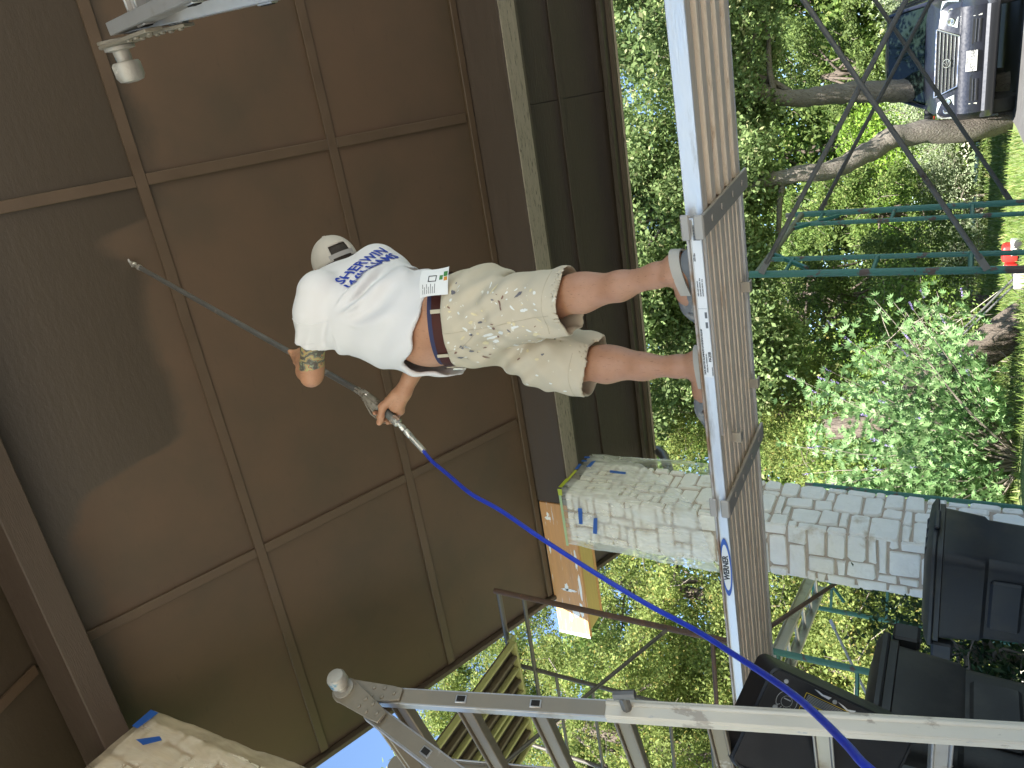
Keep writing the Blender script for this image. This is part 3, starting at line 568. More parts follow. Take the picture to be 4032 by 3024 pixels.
def ladder(label, H, bases, w, width, sleeves, rung_ts, knob_out=1, bright=False):
    """H: hinge of the right-hand rail; bases: feet of that rail for the two sections; w: unit vector to the other rail"""
    H = V(H); w = nrm(w); t = thing('folding_ladder', label, 'ladder', (H[0], H[1], 0), 'folding ladders holding up the plank')
    lean = None
    for si, b in enumerate(bases):
        b = V(b); d = nrm(b-H); L_ = np.linalg.norm(b-H); n = nrm(np.cross(d, w))   # n: square to rail and rung
        for ri in (0, 1):
            o = w*width*ri; s0 = H+o+d*(.035 if bright else .10); sl_ = sleeves[si]
            out = -w if ri == 0 else w
            mb = MB(); mb.box((s0+H+o+d*L_*sl_)/2, (np.linalg.norm(H+o+d*L_*sl_-s0), .006, .040), (d, w, n)); ra = build('rail', mb, mflange if bright else mlad, t, bevel=.002)
            for zz in (-1, 1):
                mb = MB(); mb.box((s0+H+o+d*L_*sl_)/2+n*.020*zz-out*.008, (np.linalg.norm(H+o+d*L_*sl_-s0), .021, .005), (d, w, n)); build('rail_flange', mb, mflange, ra, bevel=.001)
            a1, b1 = H+o+d*L_*(sl_-.10), H+o+d*(L_-.03)
            mb = MB(); mb.box((a1+b1)/2+out*.005, (np.linalg.norm(b1-a1), .008, .045), (d, w, n))
            for zz in (-1, 1): mb.box((a1+b1)/2+n*.0205*zz-out*.008, (np.linalg.norm(b1-a1), .023, .006), (d, w, n))
            mb.tube([a1+out*.008+n*.010, b1+out*.008+n*.010], .007, 8)
            build('outer_sleeve', mb, mlado, t, bevel=.002)
            mb = MB(); mb.box(b1+d*.02, (.05, .05, .09), (d, w, n)); build('foot', mb, mat('black_rubber', (.02, .02, .02, 1), .8, bump=.2), t, bevel=.008)
            # spring lock pin
            mb = MB(); mb.tube([a1+d*.05+out*.006, a1+d*.05+out*.06], .012, 10); mb.tube([a1+d*.05+out*.06-d*.02, a1+d*.05+out*.068+d*.03], .011, 8); build('lock_pin', mb, mgalv, t)
            for k in rung_ts:   # punched holes with a rim at the rung ends
                c = H+o+d*L_*k+out*.004
                if k < sl_-.10:
                    mb = MB(); mb.box(c, (.030, .004, .022), (d, w, n)); build('rung_socket', mb, mflange, t, bevel=.0015)
                    mb = MB(); mb.box(c+out*.0026, (.021, .002, .014), (d, w, n)); build('socket_hole', mb, mat('hole_black', (.012, .010, .008, 1), .9, bump=0), t)
        for k in rung_ts:
            c = H+d*L_*k; e0, e1 = c+w*.004, c+w*(width-.004)
            mb = MB(); mb.box((e0+e1)/2, (width-.008, .030, .012), (w, d, n)); mb.box((e0+e1)/2-d*.018, (width-.009, .006, .030), (w, d, n)); mb.box((e0+e1)/2+d*.018, (width-.009, .006, .030), (w, d, n))
            build('rung', mb, mlad if k < .5 and not bright else mflange, t, bevel=.002)
    # hinges
    for ri in (0, 1):
        o = w*width*ri; out = -w if ri == 0 else w
        for si, b in enumerate(bases):
            d = nrm(V(b)-H); n = nrm(np.cross(d, w)); c = H+o+out*(.006+.006*si)
            poly = []
            for a in np.linspace(-math.pi/2, math.pi/2, 9): poly.append(c-d*math.cos(a)*.034+n*math.sin(a)*.034)
            poly += [c+d*.13+n*.021, c+d*.16+n*.016, c+d*.16-n*.016, c+d*.13-n*.021]
            mb = MB(); mb.prism(poly, out*.006); hp = build('hinge_plate', mb, mlad, t, bevel=.001)
            for a, q in ((.08, .012), (.08, -.012), (.11, .012), (.11, -.012), (.14, 0)):
                mb = MB(); mb.lathe(c+d*a+n*q+out*.006, out, [(0, .006), (.003, .005), (.004, .002)], 8); build('rivet', mb, mlad, hp)
        if 1:
            c = H+o+out*.018
            mb = MB(); mb.lathe(c, out, [(0, .027), (.006, .027), (.008, .015), (.026, .014), (.027, .023), (.031, .0255), (.052, .0255), (.060, .021), (.063, .008)], 20); build('hinge_knob', mb, mknob, t, ang=40)
    return t
ladder('paint-splashed aluminium folding ladder standing at the lower left, nearest the camera', (-1.40, 1.06, 2.08), ((-1.36, 1.59, .012), (-1.44, .53, .012)), (-.94, .26, 0), .37, (.42, .42), (.065, .15, .24, .335, .435, .54, .65, .77, .89))
ladder('folding ladder whose hinge shows at the upper right against the brown ceiling', (.187, 1.0, 2.1), ((.20, 1.50, .012), (.20, .47, .012)), (.97, -.1, 0), .37, (.42, .42), (.065, .15, .24, .335, .435, .54, .65, .77, .89), bright=True)
# ================================================================ bins
mbin = mat('bin_plastic', (.018, .020, .024, 1), .5, var=.25, vs=5, col2=(.032, .030, .028, 1), c2s=4, c2t=.56, bump=.25, bs=160, bd=.002)
mbing = mat('bin_plastic_dull', (.016, .0155, .015, 1), .55, var=.25, vs=5, col2=(.028, .026, .023, 1), c2s=4, c2t=.56, bump=.25, bs=160, bd=.002)
def rrect(cx, cy, hx, hy, z, r, n=4):
    out = []
    for sx, sy, a0 in ((1, -1, -90), (1, 1, 0), (-1, 1, 90), (-1, -1, 180)):
        for k in range(n+1):
            a = math.radians(a0+90*k/n); out.append((cx+sx*(hx-r)+r*math.cos(a), cy+sy*(hy-r)+r*math.sin(a), z))
    return out
def trash_bin(label, loc, rot, h, m, wd=.60, dp=.70):
    """wheeled cart; local front = -y, handle at +y"""
    t = thing('wheeled_bin', label, 'trash bin', (loc[0], loc[1], loc[2] if len(loc) > 2 else .012), 'black wheeled bins'); R_ = Matrix.Rotation(rot, 3, 'Z'); of = V(t.location)
    def put(mb): mb.v = [tuple(V(*(R_ @ Vector(v)))+of) for v in mb.v]; return mb
    rings = [rrect(0, .0, wd*.36, dp*.34, .06, .05), rrect(0, 0, wd*.385, dp*.37, h*.45, .05), rrect(0, 0, wd*.40, dp*.385, h*.66, .055), rrect(0, 0, wd*.425, dp*.40, h*.68, .055), rrect(0, 0, wd*.45, dp*.43, h*.90, .06), rrect(0, 0, wd*.475, dp*.455, h*.905, .06), rrect(0, 0, wd*.475, dp*.455, h*.935, .06)]
    mb = MB(); mb.loft(rings); build('body', put(mb), m, t, ang=32)
    for sx in (-1, 1):   # grip recess on the sides
        mb = MB(); mb.box((sx*wd*.400, 0, h*.56), (.035, dp*.46, h*.17)); build('side_panel', put(mb), m, t, bevel=.012)
    rl = [rrect(0, 0, wd*.495, dp*.475, h*.937, .06), rrect(0, 0, wd*.505, dp*.485, h*.945, .06), rrect(0, 0, wd*.505, dp*.485, h*.962, .06), rrect(0, 0, wd*.46, dp*.44, h*.985, .06), rrect(0, 0, wd*.30, dp*.28, h*1.005, .05)]
    mb = MB(); mb.loft(rl); li = build('lid', put(mb), m, t, ang=30)
    for k in (-.24, -.08, .08, .24):
        mb = MB(); mb.hexa([(k*wd*2*.5-.02, -dp*.40, h*.975), (k*wd*2*.5+.02, -dp*.40, h*.975), (k*wd*2*.5+.02, dp*.40, h*.975), (k*wd*2*.5-.02, dp*.40, h*.975), (k*wd-.012, -dp*.36, h*1.006), (k*wd+.012, -dp*.36, h*1.006), (k*wd+.012, dp*.36, h*1.006), (k*wd-.012, dp*.36, h*1.006)]); build('lid_rib', put(mb), m, li, bevel=.004)
    mb = MB(); mb.box((0, -dp*.50, h*.945), (wd*.3, .03, .03)); build('lid_lip', put(mb), m, li, bevel=.008)
    mb = MB(); mb.tube([(-wd*.42, dp*.455, h*.90), (-wd*.42, dp*.56, h*.91), (wd*.42, dp*.56, h*.91), (wd*.42, dp*.455, h*.90)], .017, 10); build('handle', put(mb), m, t)
    for sx in (-1, 1):
        mb = MB(); mb.box((sx*wd*.40, dp*.52, h*.88), (.06, .10, .10)); build('handle_bracket', put(mb), m, t, bevel=.01)
    for sx in (-1, 1):
        mb = MB(); mb.lathe((sx*wd*.40, dp*.33, .14), (sx, 0, 0), [(0, .11), (.01, .128), (.045, .128), (.055, .11)], 20); build('wheel', put(mb), mat('black_rubber', (.02, .02, .02, 1), .8), t)
    return t
trash_bin('black wheeled bin with ribbed lid standing in front of the stone pillar', (-2.80, 4.00), math.radians(90), .825, mbin, .56, .64)
b2 = trash_bin('black wheeled bin with white number scrawl between the ladder and the leafy shrub', (-2.60, 2.56), math.radians(0), .975, mbing, .54, .66)
mchalk = mat('white_scrawl', (.62, .62, .60, 1), .7, bump=0)
# ---- ladder levelling wedge (black box with round emblem and warning sheet)
mpv = mat('black_tool_plastic', (.013, .013, .014, 1), .5, var=.3, vs=10, bump=.35, bs=200, bd=.001)
mgry = mat('stencil_grey', (.30, .30, .29, 1), .6, bump=0); myel = mat('warning_yellow', (.58, .42, .03, 1), .5, var=.08, bump=0)
mscuff = mat('white_scuff', (.60, .60, .60, 1), .7, bump=.2)
pv = thing('ladder_leveller', 'black wedge-shaped ladder leveller with round emblem and yellow warning sheet', 'ladder leveller', (-1.40, 1.45, .95))
c0 = V(-1.3366, 1.4379, 1.0785); e1 = nrm(V(-1.486, 1.5136, .8504)-c0); e2 = nrm(V(-1.4349, 1.3705, 1.1132)-c0); e2 = nrm(e2-e1*np.dot(e1, e2)); en = np.cross(e1, e2)
if np.dot(en, c0-V(0, 0, .75)) > 0: en = -en      # outward normal, to the front
def pq(a, b, n=0.): return c0+e1*a+e2*b+en*n
def rr2(a0, a1, b0, b1, r, n, k=5):
    out = []
    for ca, cb, s in ((a1-r, b0+r, -90), (a1-r, b1-r, 0), (a0+r, b1-r, 90), (a0+r, b0+r, 180)):
        for i in range(k+1):
            t_ = math.radians(s+90*i/k); out.append(pq(ca+r*math.cos(t_), cb+r*math.sin(t_), n))
    return out
mb = MB(); mb.loft([rr2(0, .37, 0, .25, .022, -.10), rr2(0, .37, 0, .25, .022, -.006), rr2(.006, .364, .006, .244, .018, 0)]); build('body', mb, mpv, pv)
mb = MB(); mb.loft([rr2(.004, .366, .004, .246, .02, .0004), rr2(.004, .366, .004, .246, .02, .004), rr2(.009, .361, .009, .241, .017, .004), rr2(.009, .361, .009, .241, .017, .0004)], cap=False, closed=True); build('raised_rim', mb, mpv, pv)
def ring2(a, b, r0, r1, n, m, name, par, k=28):
    mb = MB(); A = [pq(a+r0*math.cos(t), b+r0*math.sin(t), n) for t in np.linspace(0, 2*math.pi, k, endpoint=False)]; B = [pq(a+r1*math.cos(t), b+r1*math.sin(t), n) for t in np.linspace(0, 2*math.pi, k, endpoint=False)]
    mb.loft([A, B], cap=False); return build(name, mb, m, par)
em = V(-1.4171, 1.4192, 1.0492)-c0; ea, eb = np.dot(em, e1), np.dot(em, e2)
ring = ring2(ea, eb, .0255, .0240, .0012, mgry, 'emblem_ring', pv); ring2(ea, eb, .0135, .0125, .0012, mgry, 'emblem_ring', pv)
for j, ch in enumerate('PiViT'):
    a = math.radians(60+15*j)      # along the lower edge of the ring, read upside down
    text('emblem_text', ch, pq(ea+.0190*math.cos(math.radians(42+24*j)), eb+.0190*math.sin(math.radians(42+24*j)), .0014), e1*math.sin(math.radians(42+24*j))*-1*1+e2*math.cos(math.radians(42+24*j)), e1*math.cos(math.radians(42+24*j))+e2*math.sin(math.radians(42+24*j)), .0105, mgry, pv)
mb = MB(); mb.prism([pq(ea-.009, eb-.006, .001), pq(ea+.008, eb-.006, .001), pq(ea+.008, eb-.0035, .001), pq(ea-.009, eb-.0035, .001)], en*.0004); build('emblem_bar', mb, mgry, pv)
for dx_, dy_ in ((.041, .021), (.042, .086), (.163, .017)):
    mb = MB(); mb.lathe(pq(dx_, dy_, 0), en, [(0, .0055), (.002, .005), (.003, .002)], 12); build('rivet', mb, mgry, pv)
# warning sheet
def pr(a0, a1, b0, b1, n, m, name, par): mb = MB(); mb.hexa([pq(a0, b0, n-.0003), pq(a1, b0, n-.0003), pq(a1, b1, n-.0003), pq(a0, b1, n-.0003), pq(a0, b0, n), pq(a1, b0, n), pq(a1, b1, n), pq(a0, b1, n)]); return build(name, mb, m, par)
wa, wb, wl, wh = .094, .024, .124, .056
ws = pr(wa, wa+wl, wb, wb+wh, .0006, mpv, 'warning_sheet', pv)
for a0, a1, b0, b1 in ((wa, wa+wl, wb, wb+.0012), (wa, wa+.0012, wb, wb+wh), (wa+wl-.0012, wa+wl, wb, wb+wh)): pr(a0, a1, b0, b1, .0010, myel, 'sheet_border', ws)
pr(wa+.0012, wa+.098, wb+.022, wb+.036, .0010, myel, 'warning_band', ws); pr(wa+.099, wa+wl-.0013, wb+.006, wb+.054, .0010, mat('sheet_pale', (.55, .55, .52, 1), .6, bump=0), 'warning_picture', ws)
text('warning_text', 'WARNING', pq(wa+.049, wb+.029, .0014), -e1, e2, .0165, mblack, ws)
for k in range(6): pr(wa+.006, wa+.094, wb+.004+k*.0031, wb+.0052+k*.0031, .0010, mgry, 'sheet_line', ws)
for k in range(4): pr(wa+.012, wa+.09, wb+.040+k*.0032, wb+.0412+k*.0032, .0010, mgry, 'sheet_line', ws)
mb = MB(); mb.lathe(pq(wa+.114, wb+.036, .0010), en, [(0, .004), (.0004, .004)], 12); build('sheet_figure', mb, mblack, ws); pr(wa+.110, wa+.118, wb+.040, wb+.050, .0014, mblack, 'sheet_figure', ws)
for a0, b0, a1, b1, w2 in ((.10, .007, .152, .013, .005), (.17, .014, .216, .017, .005)):
    pts = [(a0, b0), (a0+.3*(a1-a0), b0+.002), (a0+.6*(a1-a0), b0+.006), (a1, b1-.002), (a1-.004, b1+w2), (a0+.55*(a1-a0), b0+.006+w2*.7), (a0+.25*(a1-a0), b0+w2*.9)]
    mb = MB(); mb.prism([pq(a, b, .0008) for a, b in pts], en*.0004); build('scuff_mark', mb, mscuff, pv, smooth=False)
# ---- splattered black cabinet seen between the ladder rungs
mcab = mat('cabinet_black', (.022, .023, .025, 1), .45, var=.25, vs=6, col3=(.55, .55, .53, 1), c3s=34, c3t=.765, c2w=.01, bump=.3, bs=90)
mcabg = mat('cabinet_grey_panel', (.10, .088, .075, 1), .5, var=.2, vs=4, col2=(.035, .035, .035, 1), c2s=6, c2t=.60, col3=(.55, .53, .5, 1), c3s=30, c3t=.76, c2w=.015, bump=.2)
cb = thing('tool_cabinet', 'black paint-spotted tool cabinet seen between the rungs of the near ladder', 'cabinet', (-2.0, 1.9, .012))
cy = 1.72
mb = MB(); mb.bb((-2.66, cy, .015), (-2.06, cy+.22, 1.22)); build('carcass', mb, mcab, cb, bevel=.012)
for z0, z1, m in ((1.06, 1.195, mcab), (.86, 1.02, mcabg), (.70, .80, mcab), (.50, .66, mcabg), (.30, .46, mcabg), (.06, .26, mcab)):
    mb = MB(); mb.bb((-2.62, cy-.016, z0), (-2.08, cy-.001, z1)); build('drawer', mb, m, cb, bevel=.006)
for z in (.835, .815, .685):
    mb = MB(); mb.bb((-2.64, cy-.022, z-.006), (-2.065, cy-.001, z+.006)); build('rib', mb, mcab, cb, bevel=.003)
mb = MB()
for k in range(22): mb.box((-2.06+.05*math.cos(k/21*math.pi), cy+.02, 1.24+.018*math.sin(k/21*math.pi)), (.006, .05, .010))
build('grip_wheel', mb, mpv, cb)
mb = MB(); mb.prism([(-2.12, cy-.018, 1.09), (-2.08, cy-.018, 1.09), (-2.10, cy-.018, 1.17)], (0, -.001, 0)); build('drawer_label', mb, mscuff, cb)
text('scrawl', '327', (-2.335, 2.20, .715), (1, 0, 0), (0, 0, 1), .085, mchalk, None); 
bpy.data.objects['scrawl'].parent = b2; bpy.data.objects['scrawl'].location = tuple(-V(b2.location))
# ================================================================ spray gun, wand and hose
mwand = mat('wand_steel', (.20, .20, .195, 1), .42, metal=.6, var=.15, vs=18, col2=(.38, .36, .33, 1), c2s=14, c2t=.64, c2w=.03, bump=.15, bs=80)
mnut = mat('bright_fitting', (.62, .60, .56, 1), .3, metal=.7, var=.15, vs=30, col2=(.30, .25, .2, 1), c2s=25, c2t=.62, bump=.2)
mgun = mat('gun_body_paint_caked', (.27, .24, .20, 1), .55, metal=.35, var=.3, vs=25, col2=(.11, .085, .06, 1), c2s=20, c2t=.56, c2w=.04, bump=.5, bs=60)
mtip = mat('tip_guard', (.03, .045, .04, 1), .5, var=.3, vs=40, bump=.3)
G0 = V(-1.025, 2.06, 2.733); G1 = V(-.629, 2.62, 4.692); GD = nrm(G1-G0); G2 = V(-1.113, 2.04, 2.593); GB = nrm(G2-G0)
gs = thing('spray_wand', 'grey airless paint spray gun on a long pole, held up to the ceiling', 'spray gun', tuple(G0))
mb = MB(); mb.tube([G0+GD*.02, G1], .0125, 14); build('extension_pole', mb, mwand, gs)
mb = MB(); mb.lathe(G0-GD*.03, GD, [(0, .009), (.005, .015), (.025, .0165), (.045, .0165), (.05, .014), (.075, .014), (.08, .012)], 6); build('pole_nut', mb, mnut, gs)
mb = MB(); mb.lathe(G1-GD*.02, GD, [(0, .015), (.03, .0165), (.04, .012), (.07, .011), (.075, .015), (.10, .015), (.105, .009)], 8); build('swivel_joint', mb, mnut, gs)
td = nrm(V(.05, .10, .30)); T0 = G1+GD*.085
mb = MB(); mb.tube([T0, T0+td*.06], .011, 10); mb.tube([T0+V(-.02, 0, .01), T0+V(.03, 0, .03)], .007, 8); build('swivel_elbow', mb, mnut, gs)
mb = MB(); mb.lathe(T0+td*.055, td, [(0, .014), (.01, .018), (.03, .018), (.034, .012)], 8); build('tip_nut', mb, mnut, gs)
sd = nrm(np.cross(td, V(1, .3, 0)))
mb = MB(); c_ = T0+td*.092
for s in (-1, 1): mb.hexa([c_+sd*s*.006+V(-.012, 0, 0), c_+sd*s*.006+V(.012, 0, 0), c_+sd*s*.020+V(.012, 0, 0), c_+sd*s*.020+V(-.012, 0, 0)]+[c_+td*.045+sd*s*q_+V(x, 0, 0) for q_, x in ((.050, -.026), (.050, .026), (.070, .026), (.070, -.026))])
mb.box(c_+td*.0, (.022, .05, .016), (nrm(np.cross(sd, td)), sd, td)); build('tip_guard', mb, mtip, gs, bevel=.002)
# gun: body block, rear cap, trigger, guard, handle
sx_ = nrm(np.cross(GB, V(0, 1, 0))); sy_ = np.cross(GB, sx_)
mb = MB(); mb.lathe(G0-GB*.005, GB, [(0, .010), (.012, .012), (.02, .018), (.05, .020), (.085, .020), (.092, .017), (.10, .012)], 12); build('gun_body', mb, mgun, gs)
mb = MB(); mb.box(G0+GB*.045-sx_*.0+sy_*.004, (.08, .030, .034), (GB, sx_, sy_)); build('gun_housing', mb, mgun, gs, bevel=.006, seg=2)
mb = MB(); mb.tube([G0+GB*.085, G0+GB*.12, G2-GB*.0], [.014, .0165, .0165], 12); build('handle', mb, mat('handle_grey', (.12, .13, .125, 1), .6, bump=.2), gs)
mb = MB(); mb.tube([G0+GB*.02-sx_*.022, G0+GB*.05-sx_*.034, G0+GB*.09-sx_*.045, G0+GB*.13-sx_*.040], [.005, .0055, .0055, .004], 8); build('trigger', mb, mgun, gs)
mb = MB(); mb.tube([G0+GB*.015-sx_*.030, G0+GB*.06-sx_*.058, G0+GB*.12-sx_*.058, G2-sx_*.02, G2-sx_*.008], .0035, 8); build('trigger_guard', mb, mgun, gs)
mb = MB(); mb.lathe(G2-GB*.005, GB, [(0, .0175), (.006, .0185), (.03, .0185), (.034, .014)], 8); build('handle_nut', mb, mnut, gs)
HP = [(-1.118, 2.04, 2.584), (-1.1445, 2.037, 2.562), (-1.174, 2.035, 2.534), (-1.225, 2.03, 2.478), (-1.252, 2.00, 2.42), (-1.258, 1.93, 2.30), (-1.262, 1.84, 2.15), (-1.268, 1.78, 2.00), (-1.300, 1.71, 1.815), (-1.340, 1.65, 1.622), (-1.374, 1.602, 1.450), (-1.370, 1.538, 1.298), (-1.317, 1.42, 1.160), (-1.189, 1.221, 1.006), (-1.093, 1.077, .923), (-1.016, .959, .864), (-.972, .881, .819), (-.93, .78, .70), (-.90, .62, .40), (-.88, .45, .10), (-.8, .2, .03), (-.5, -.4, .022), (.2, -1.4, .022)]
def spline(P, k=6):
    P = [V(p) for p in P]; out = []
    for i in range(len(P)-1):
        a, b, c, d = P[max(i-1, 0)], P[i], P[i+1], P[min(i+2, len(P)-1)]
        for t in np.linspace(0, 1, k, endpoint=False): out.append(.5*((2*b)+(c-a)*t+(2*a-5*b+4*c-d)*t*t+(3*b-a-3*c+d)*t**3))
    return out+[P[-1]]
ho = thing('paint_hose', 'blue airless paint hose hanging from the spray gun past the plank', 'hose', (-1.2, 1.9, 2.2))
hs = spline(HP[3:]); mb = MB(); mb.tube(hs, .0072, 12); build('hose', mb, mat('hose_blue', (.018, .042, .42, 1), .4, var=.2, vs=30, col2=(.25, .13, .06, 1), c2s=26, c2t=.73, c2w=.02, col3=(.55, .55, .6, 1), c3s=60, c3t=.75, bump=.1), ho)
a, b = V(HP[0]), V(HP[3]); mb = MB(); mb.lathe(a, b-a, [(0, .010), (.012, .012), (.013, .009), (.028, .0095), (.03, .012), (.045, .012), (.05, .009)], 8); build('hose_coupling', mb, mnut, ho)
sp0 = a+nrm(b-a)*.052; L_ = np.linalg.norm(b-sp0); mb = MB(); prof = [(0, .010), (.004, .0125), (.03, .0125)]
k = 0; x = .034
while x < L_+.012: prof += [(x, .0095), (x+.0012, .0118), (x+.0028, .0118), (x+.004, .0095)]; x += .0052
mb.lathe(sp0, b-a, prof, 12); build('spring_guard', mb, mnut, ho, ang=50)
# ================================================================ the painter: smooth distance-field figure
class Grid:
    def __init__(s, lo, hi, h):
        s.lo = V(lo); s.h = h; s.n = np.ceil((V(hi)-s.lo)/h).astype(int)+1
        s.ax = [(s.lo[i]+h*np.arange(s.n[i])).astype(np.float32) for i in range(3)]; s.D = np.full(s.n, .2, np.float32)
    def sub(s, lo, hi):
        r = []
        for i in range(3): r.append(slice(max(0, int((lo[i]-s.lo[i])/s.h)), max(0, min(s.n[i], int((hi[i]-s.lo[i])/s.h)+2))))
        X = s.ax[0][r[0]][:, None, None]; Y = s.ax[1][r[1]][None, :, None]; Z = s.ax[2][r[2]][None, None, :]
        return tuple(r), X, Y, Z
    def put(s, fn, lo, hi, k=.02, op='add'):
        m = k+.03; r, X, Y, Z = s.sub(V(lo)-m, V(hi)+m); a = s.D[r]
        if a.size == 0: return
        d = fn(X, Y, Z).astype(np.float32)
        if op == 'add':
            h = np.clip(.5+.5*(a-d)/k, 0, 1); s.D[r] = a*(1-h)+d*h-k*h*(1-h)
        else:   # carve
            h = np.clip(.5-.5*(a+d)/k, 0, 1); s.D[r] = a*(1-h)+(-d)*h+k*h*(1-h)
    def cone(s, a, b, ra, rb, k=.02, op='add'):
        a, b = V(a), V(b); ab = b-a; L2 = float(ab@ab)+1e-12
        def fn(X, Y, Z):
            t = np.clip(((X-a[0])*ab[0]+(Y-a[1])*ab[1]+(Z-a[2])*ab[2])/L2, 0, 1)
            return np.sqrt((X-a[0]-ab[0]*t)**2+(Y-a[1]-ab[1]*t)**2+(Z-a[2]-ab[2]*t)**2)-(ra+(rb-ra)*t)
        R_ = max(ra, rb); s.put(fn, np.minimum(a, b)-R_, np.maximum(a, b)+R_, k, op)
    def chain(s, pts, k=.02, op='add'):
        for (a, ra), (b, rb) in zip(pts, pts[1:]): s.cone(a, b, ra, rb, k, op)
    def ell(s, c, rad, ax=None, k=.02, op='add'):
        c, rad = V(c), V(rad); ax = np.eye(3) if ax is None else V(ax)
        def fn(X, Y, Z):
            q = [((X-c[0])*ax[i][0]+(Y-c[1])*ax[i][1]+(Z-c[2])*ax[i][2]) for i in range(3)]
            k0 = np.sqrt(sum((q[i]/rad[i])**2 for i in range(3))); k1 = np.sqrt(sum((q[i]/rad[i]**2)**2 for i in range(3)))
            return k0*(k0-1)/np.maximum(k1, 1e-6)
        m = max(rad); s.put(fn, c-m, c+m, k, op)
    def eloft(s, st, k=.03, op='add', grow=0.):
        """st: (centre, forward axis, side axis, a, b) stations"""
        for (c0, f0, l0, a0, b0), (c1, f1, l1, a1, b1) in zip(st, st[1:]):
            c0, c1 = V(c0), V(c1); ab = c1-c0; L2 = float(ab@ab)
            def fn(X, Y, Z):
                t = np.clip(((X-c0[0])*ab[0]+(Y-c0[1])*ab[1]+(Z-c0[2])*ab[2])/L2, 0, 1)
                q = [X-c0[0]-ab[0]*t, Y-c0[1]-ab[1]*t, Z-c0[2]-ab[2]*t]
                f = nrm(V(f0)+V(f1)); l = nrm(V(l0)+V(l1)); u = nrm(ab)
                x = sum(q[i]*f[i] for i in range(3)); y = sum(q[i]*l[i] for i in range(3)); z = sum(q[i]*u[i] for i in range(3))
                a = a0+(a1-a0)*t+grow; b = b0+(b1-b0)*t+grow; mn = np.minimum(a, b)
                return (np.sqrt((x/a)**2+(y/b)**2+(z/mn)**2)-1)*mn
            R_ = max(a0, b0, a1, b1)+grow; s.put(fn, np.minimum(c0, c1)-R_, np.maximum(c0, c1)+R_, k, op)
    def half(s, p, n, k=.008, lo=None, hi=None):
        """cut away everything on the n side of the plane through p"""
        p, n = V(p), nrm(n); lo = s.lo if lo is None else lo; hi = s.lo+s.n*s.h if hi is None else hi
        s.put(lambda X, Y, Z: -((X-p[0])*n[0]+(Y-p[1])*n[1]+(Z-p[2])*n[2]), lo, hi, k, 'carve')
    def warp(s, fn):
        X, Y, Z = s.ax[0][:, None, None], s.ax[1][None, :, None], s.ax[2][None, None, :]; s.D += fn(X, Y, Z).astype(np.float32)
    def mesh(s):
        D = s.D; D[0], D[-1] = .1, .1; D[:, 0], D[:, -1] = .1, .1; D[:, :, 0], D[:, :, -1] = .1, .1
        sg = D < 0
        cnt = sum(sg[i:D.shape[0]-1+i, j:D.shape[1]-1+j, k:D.shape[2]-1+k].astype(np.int8) for i in (0, 1) for j in (0, 1) for k in (0, 1))
        act = (cnt > 0) & (cnt < 8); ids = np.full(act.shape, -1, np.int32); I = np.argwhere(act); ids[act] = np.arange(len(I))
        acc = np.zeros((len(I), 3)); num = np.zeros(len(I)); i, j, k = I.T
        for ax in range(3):
            o = [a for a in range(3) if a != ax]
            for p in (0, 1):
                for q in (0, 1):
                    A = [i.copy(), j.copy(), k.copy()]; A[o[0]] = A[o[0]]+p; A[o[1]] = A[o[1]]+q; B = [a.copy() for a in A]; B[ax] = B[ax]+1
                    da, db = D[tuple(A)], D[tuple(B)]; m = (da < 0) != (db < 0); t = np.where(m, da/np.where(m, da-db, 1), 0)
                    pos = np.stack(A, 1).astype(float); pos[:, ax] += t; acc[m] += pos[m]; num[m] += 1
        co = s.lo+s.h*acc/num[:, None]; F = []
        for ax in range(3):
            o = [a for a in range(3) if a != ax]
            sl0 = [slice(1, -1)]*3; sl1 = [slice(1, -1)]*3; sl0[ax] = slice(0, -1); sl1[ax] = slice(1, None)
            a, b = sg[tuple(sl0)], sg[tuple(sl1)]; E = np.argwhere(a != b)
            if not len(E): continue
            fl = a[tuple(E.T)]; E = E+1; E[:, ax] -= 1
            q = []
            for p0, p1 in ((0, 0), (1, 0), (1, 1), (0, 1)):
                c = E.copy(); c[:, o[0]] -= 1-p0; c[:, o[1]] -= 1-p1; q.append(ids[tuple(c.T)])
            q = np.stack(q, 1); flip = fl if ax != 1 else ~fl
            q[~flip] = q[~flip][:, ::-1]; F.append(q)
        return co, np.concatenate(F)
def sdf_obj(name, g, m, parent, smooth_it=0, proj=None):
    co, q = g.mesh() if isinstance(g, Grid) else g
    o = fastmesh(name, co, q, m, parent, smooth=True); return o
FW = nrm((-.99, .12, 0)); LF = V(-FW[1], FW[0], 0)       # facing direction, his left (towards the camera)
UP = V(0, 0, 1); FW2 = nrm((-.93, .36, 0)); LF2 = V(-FW2[1], FW2[0], 0)
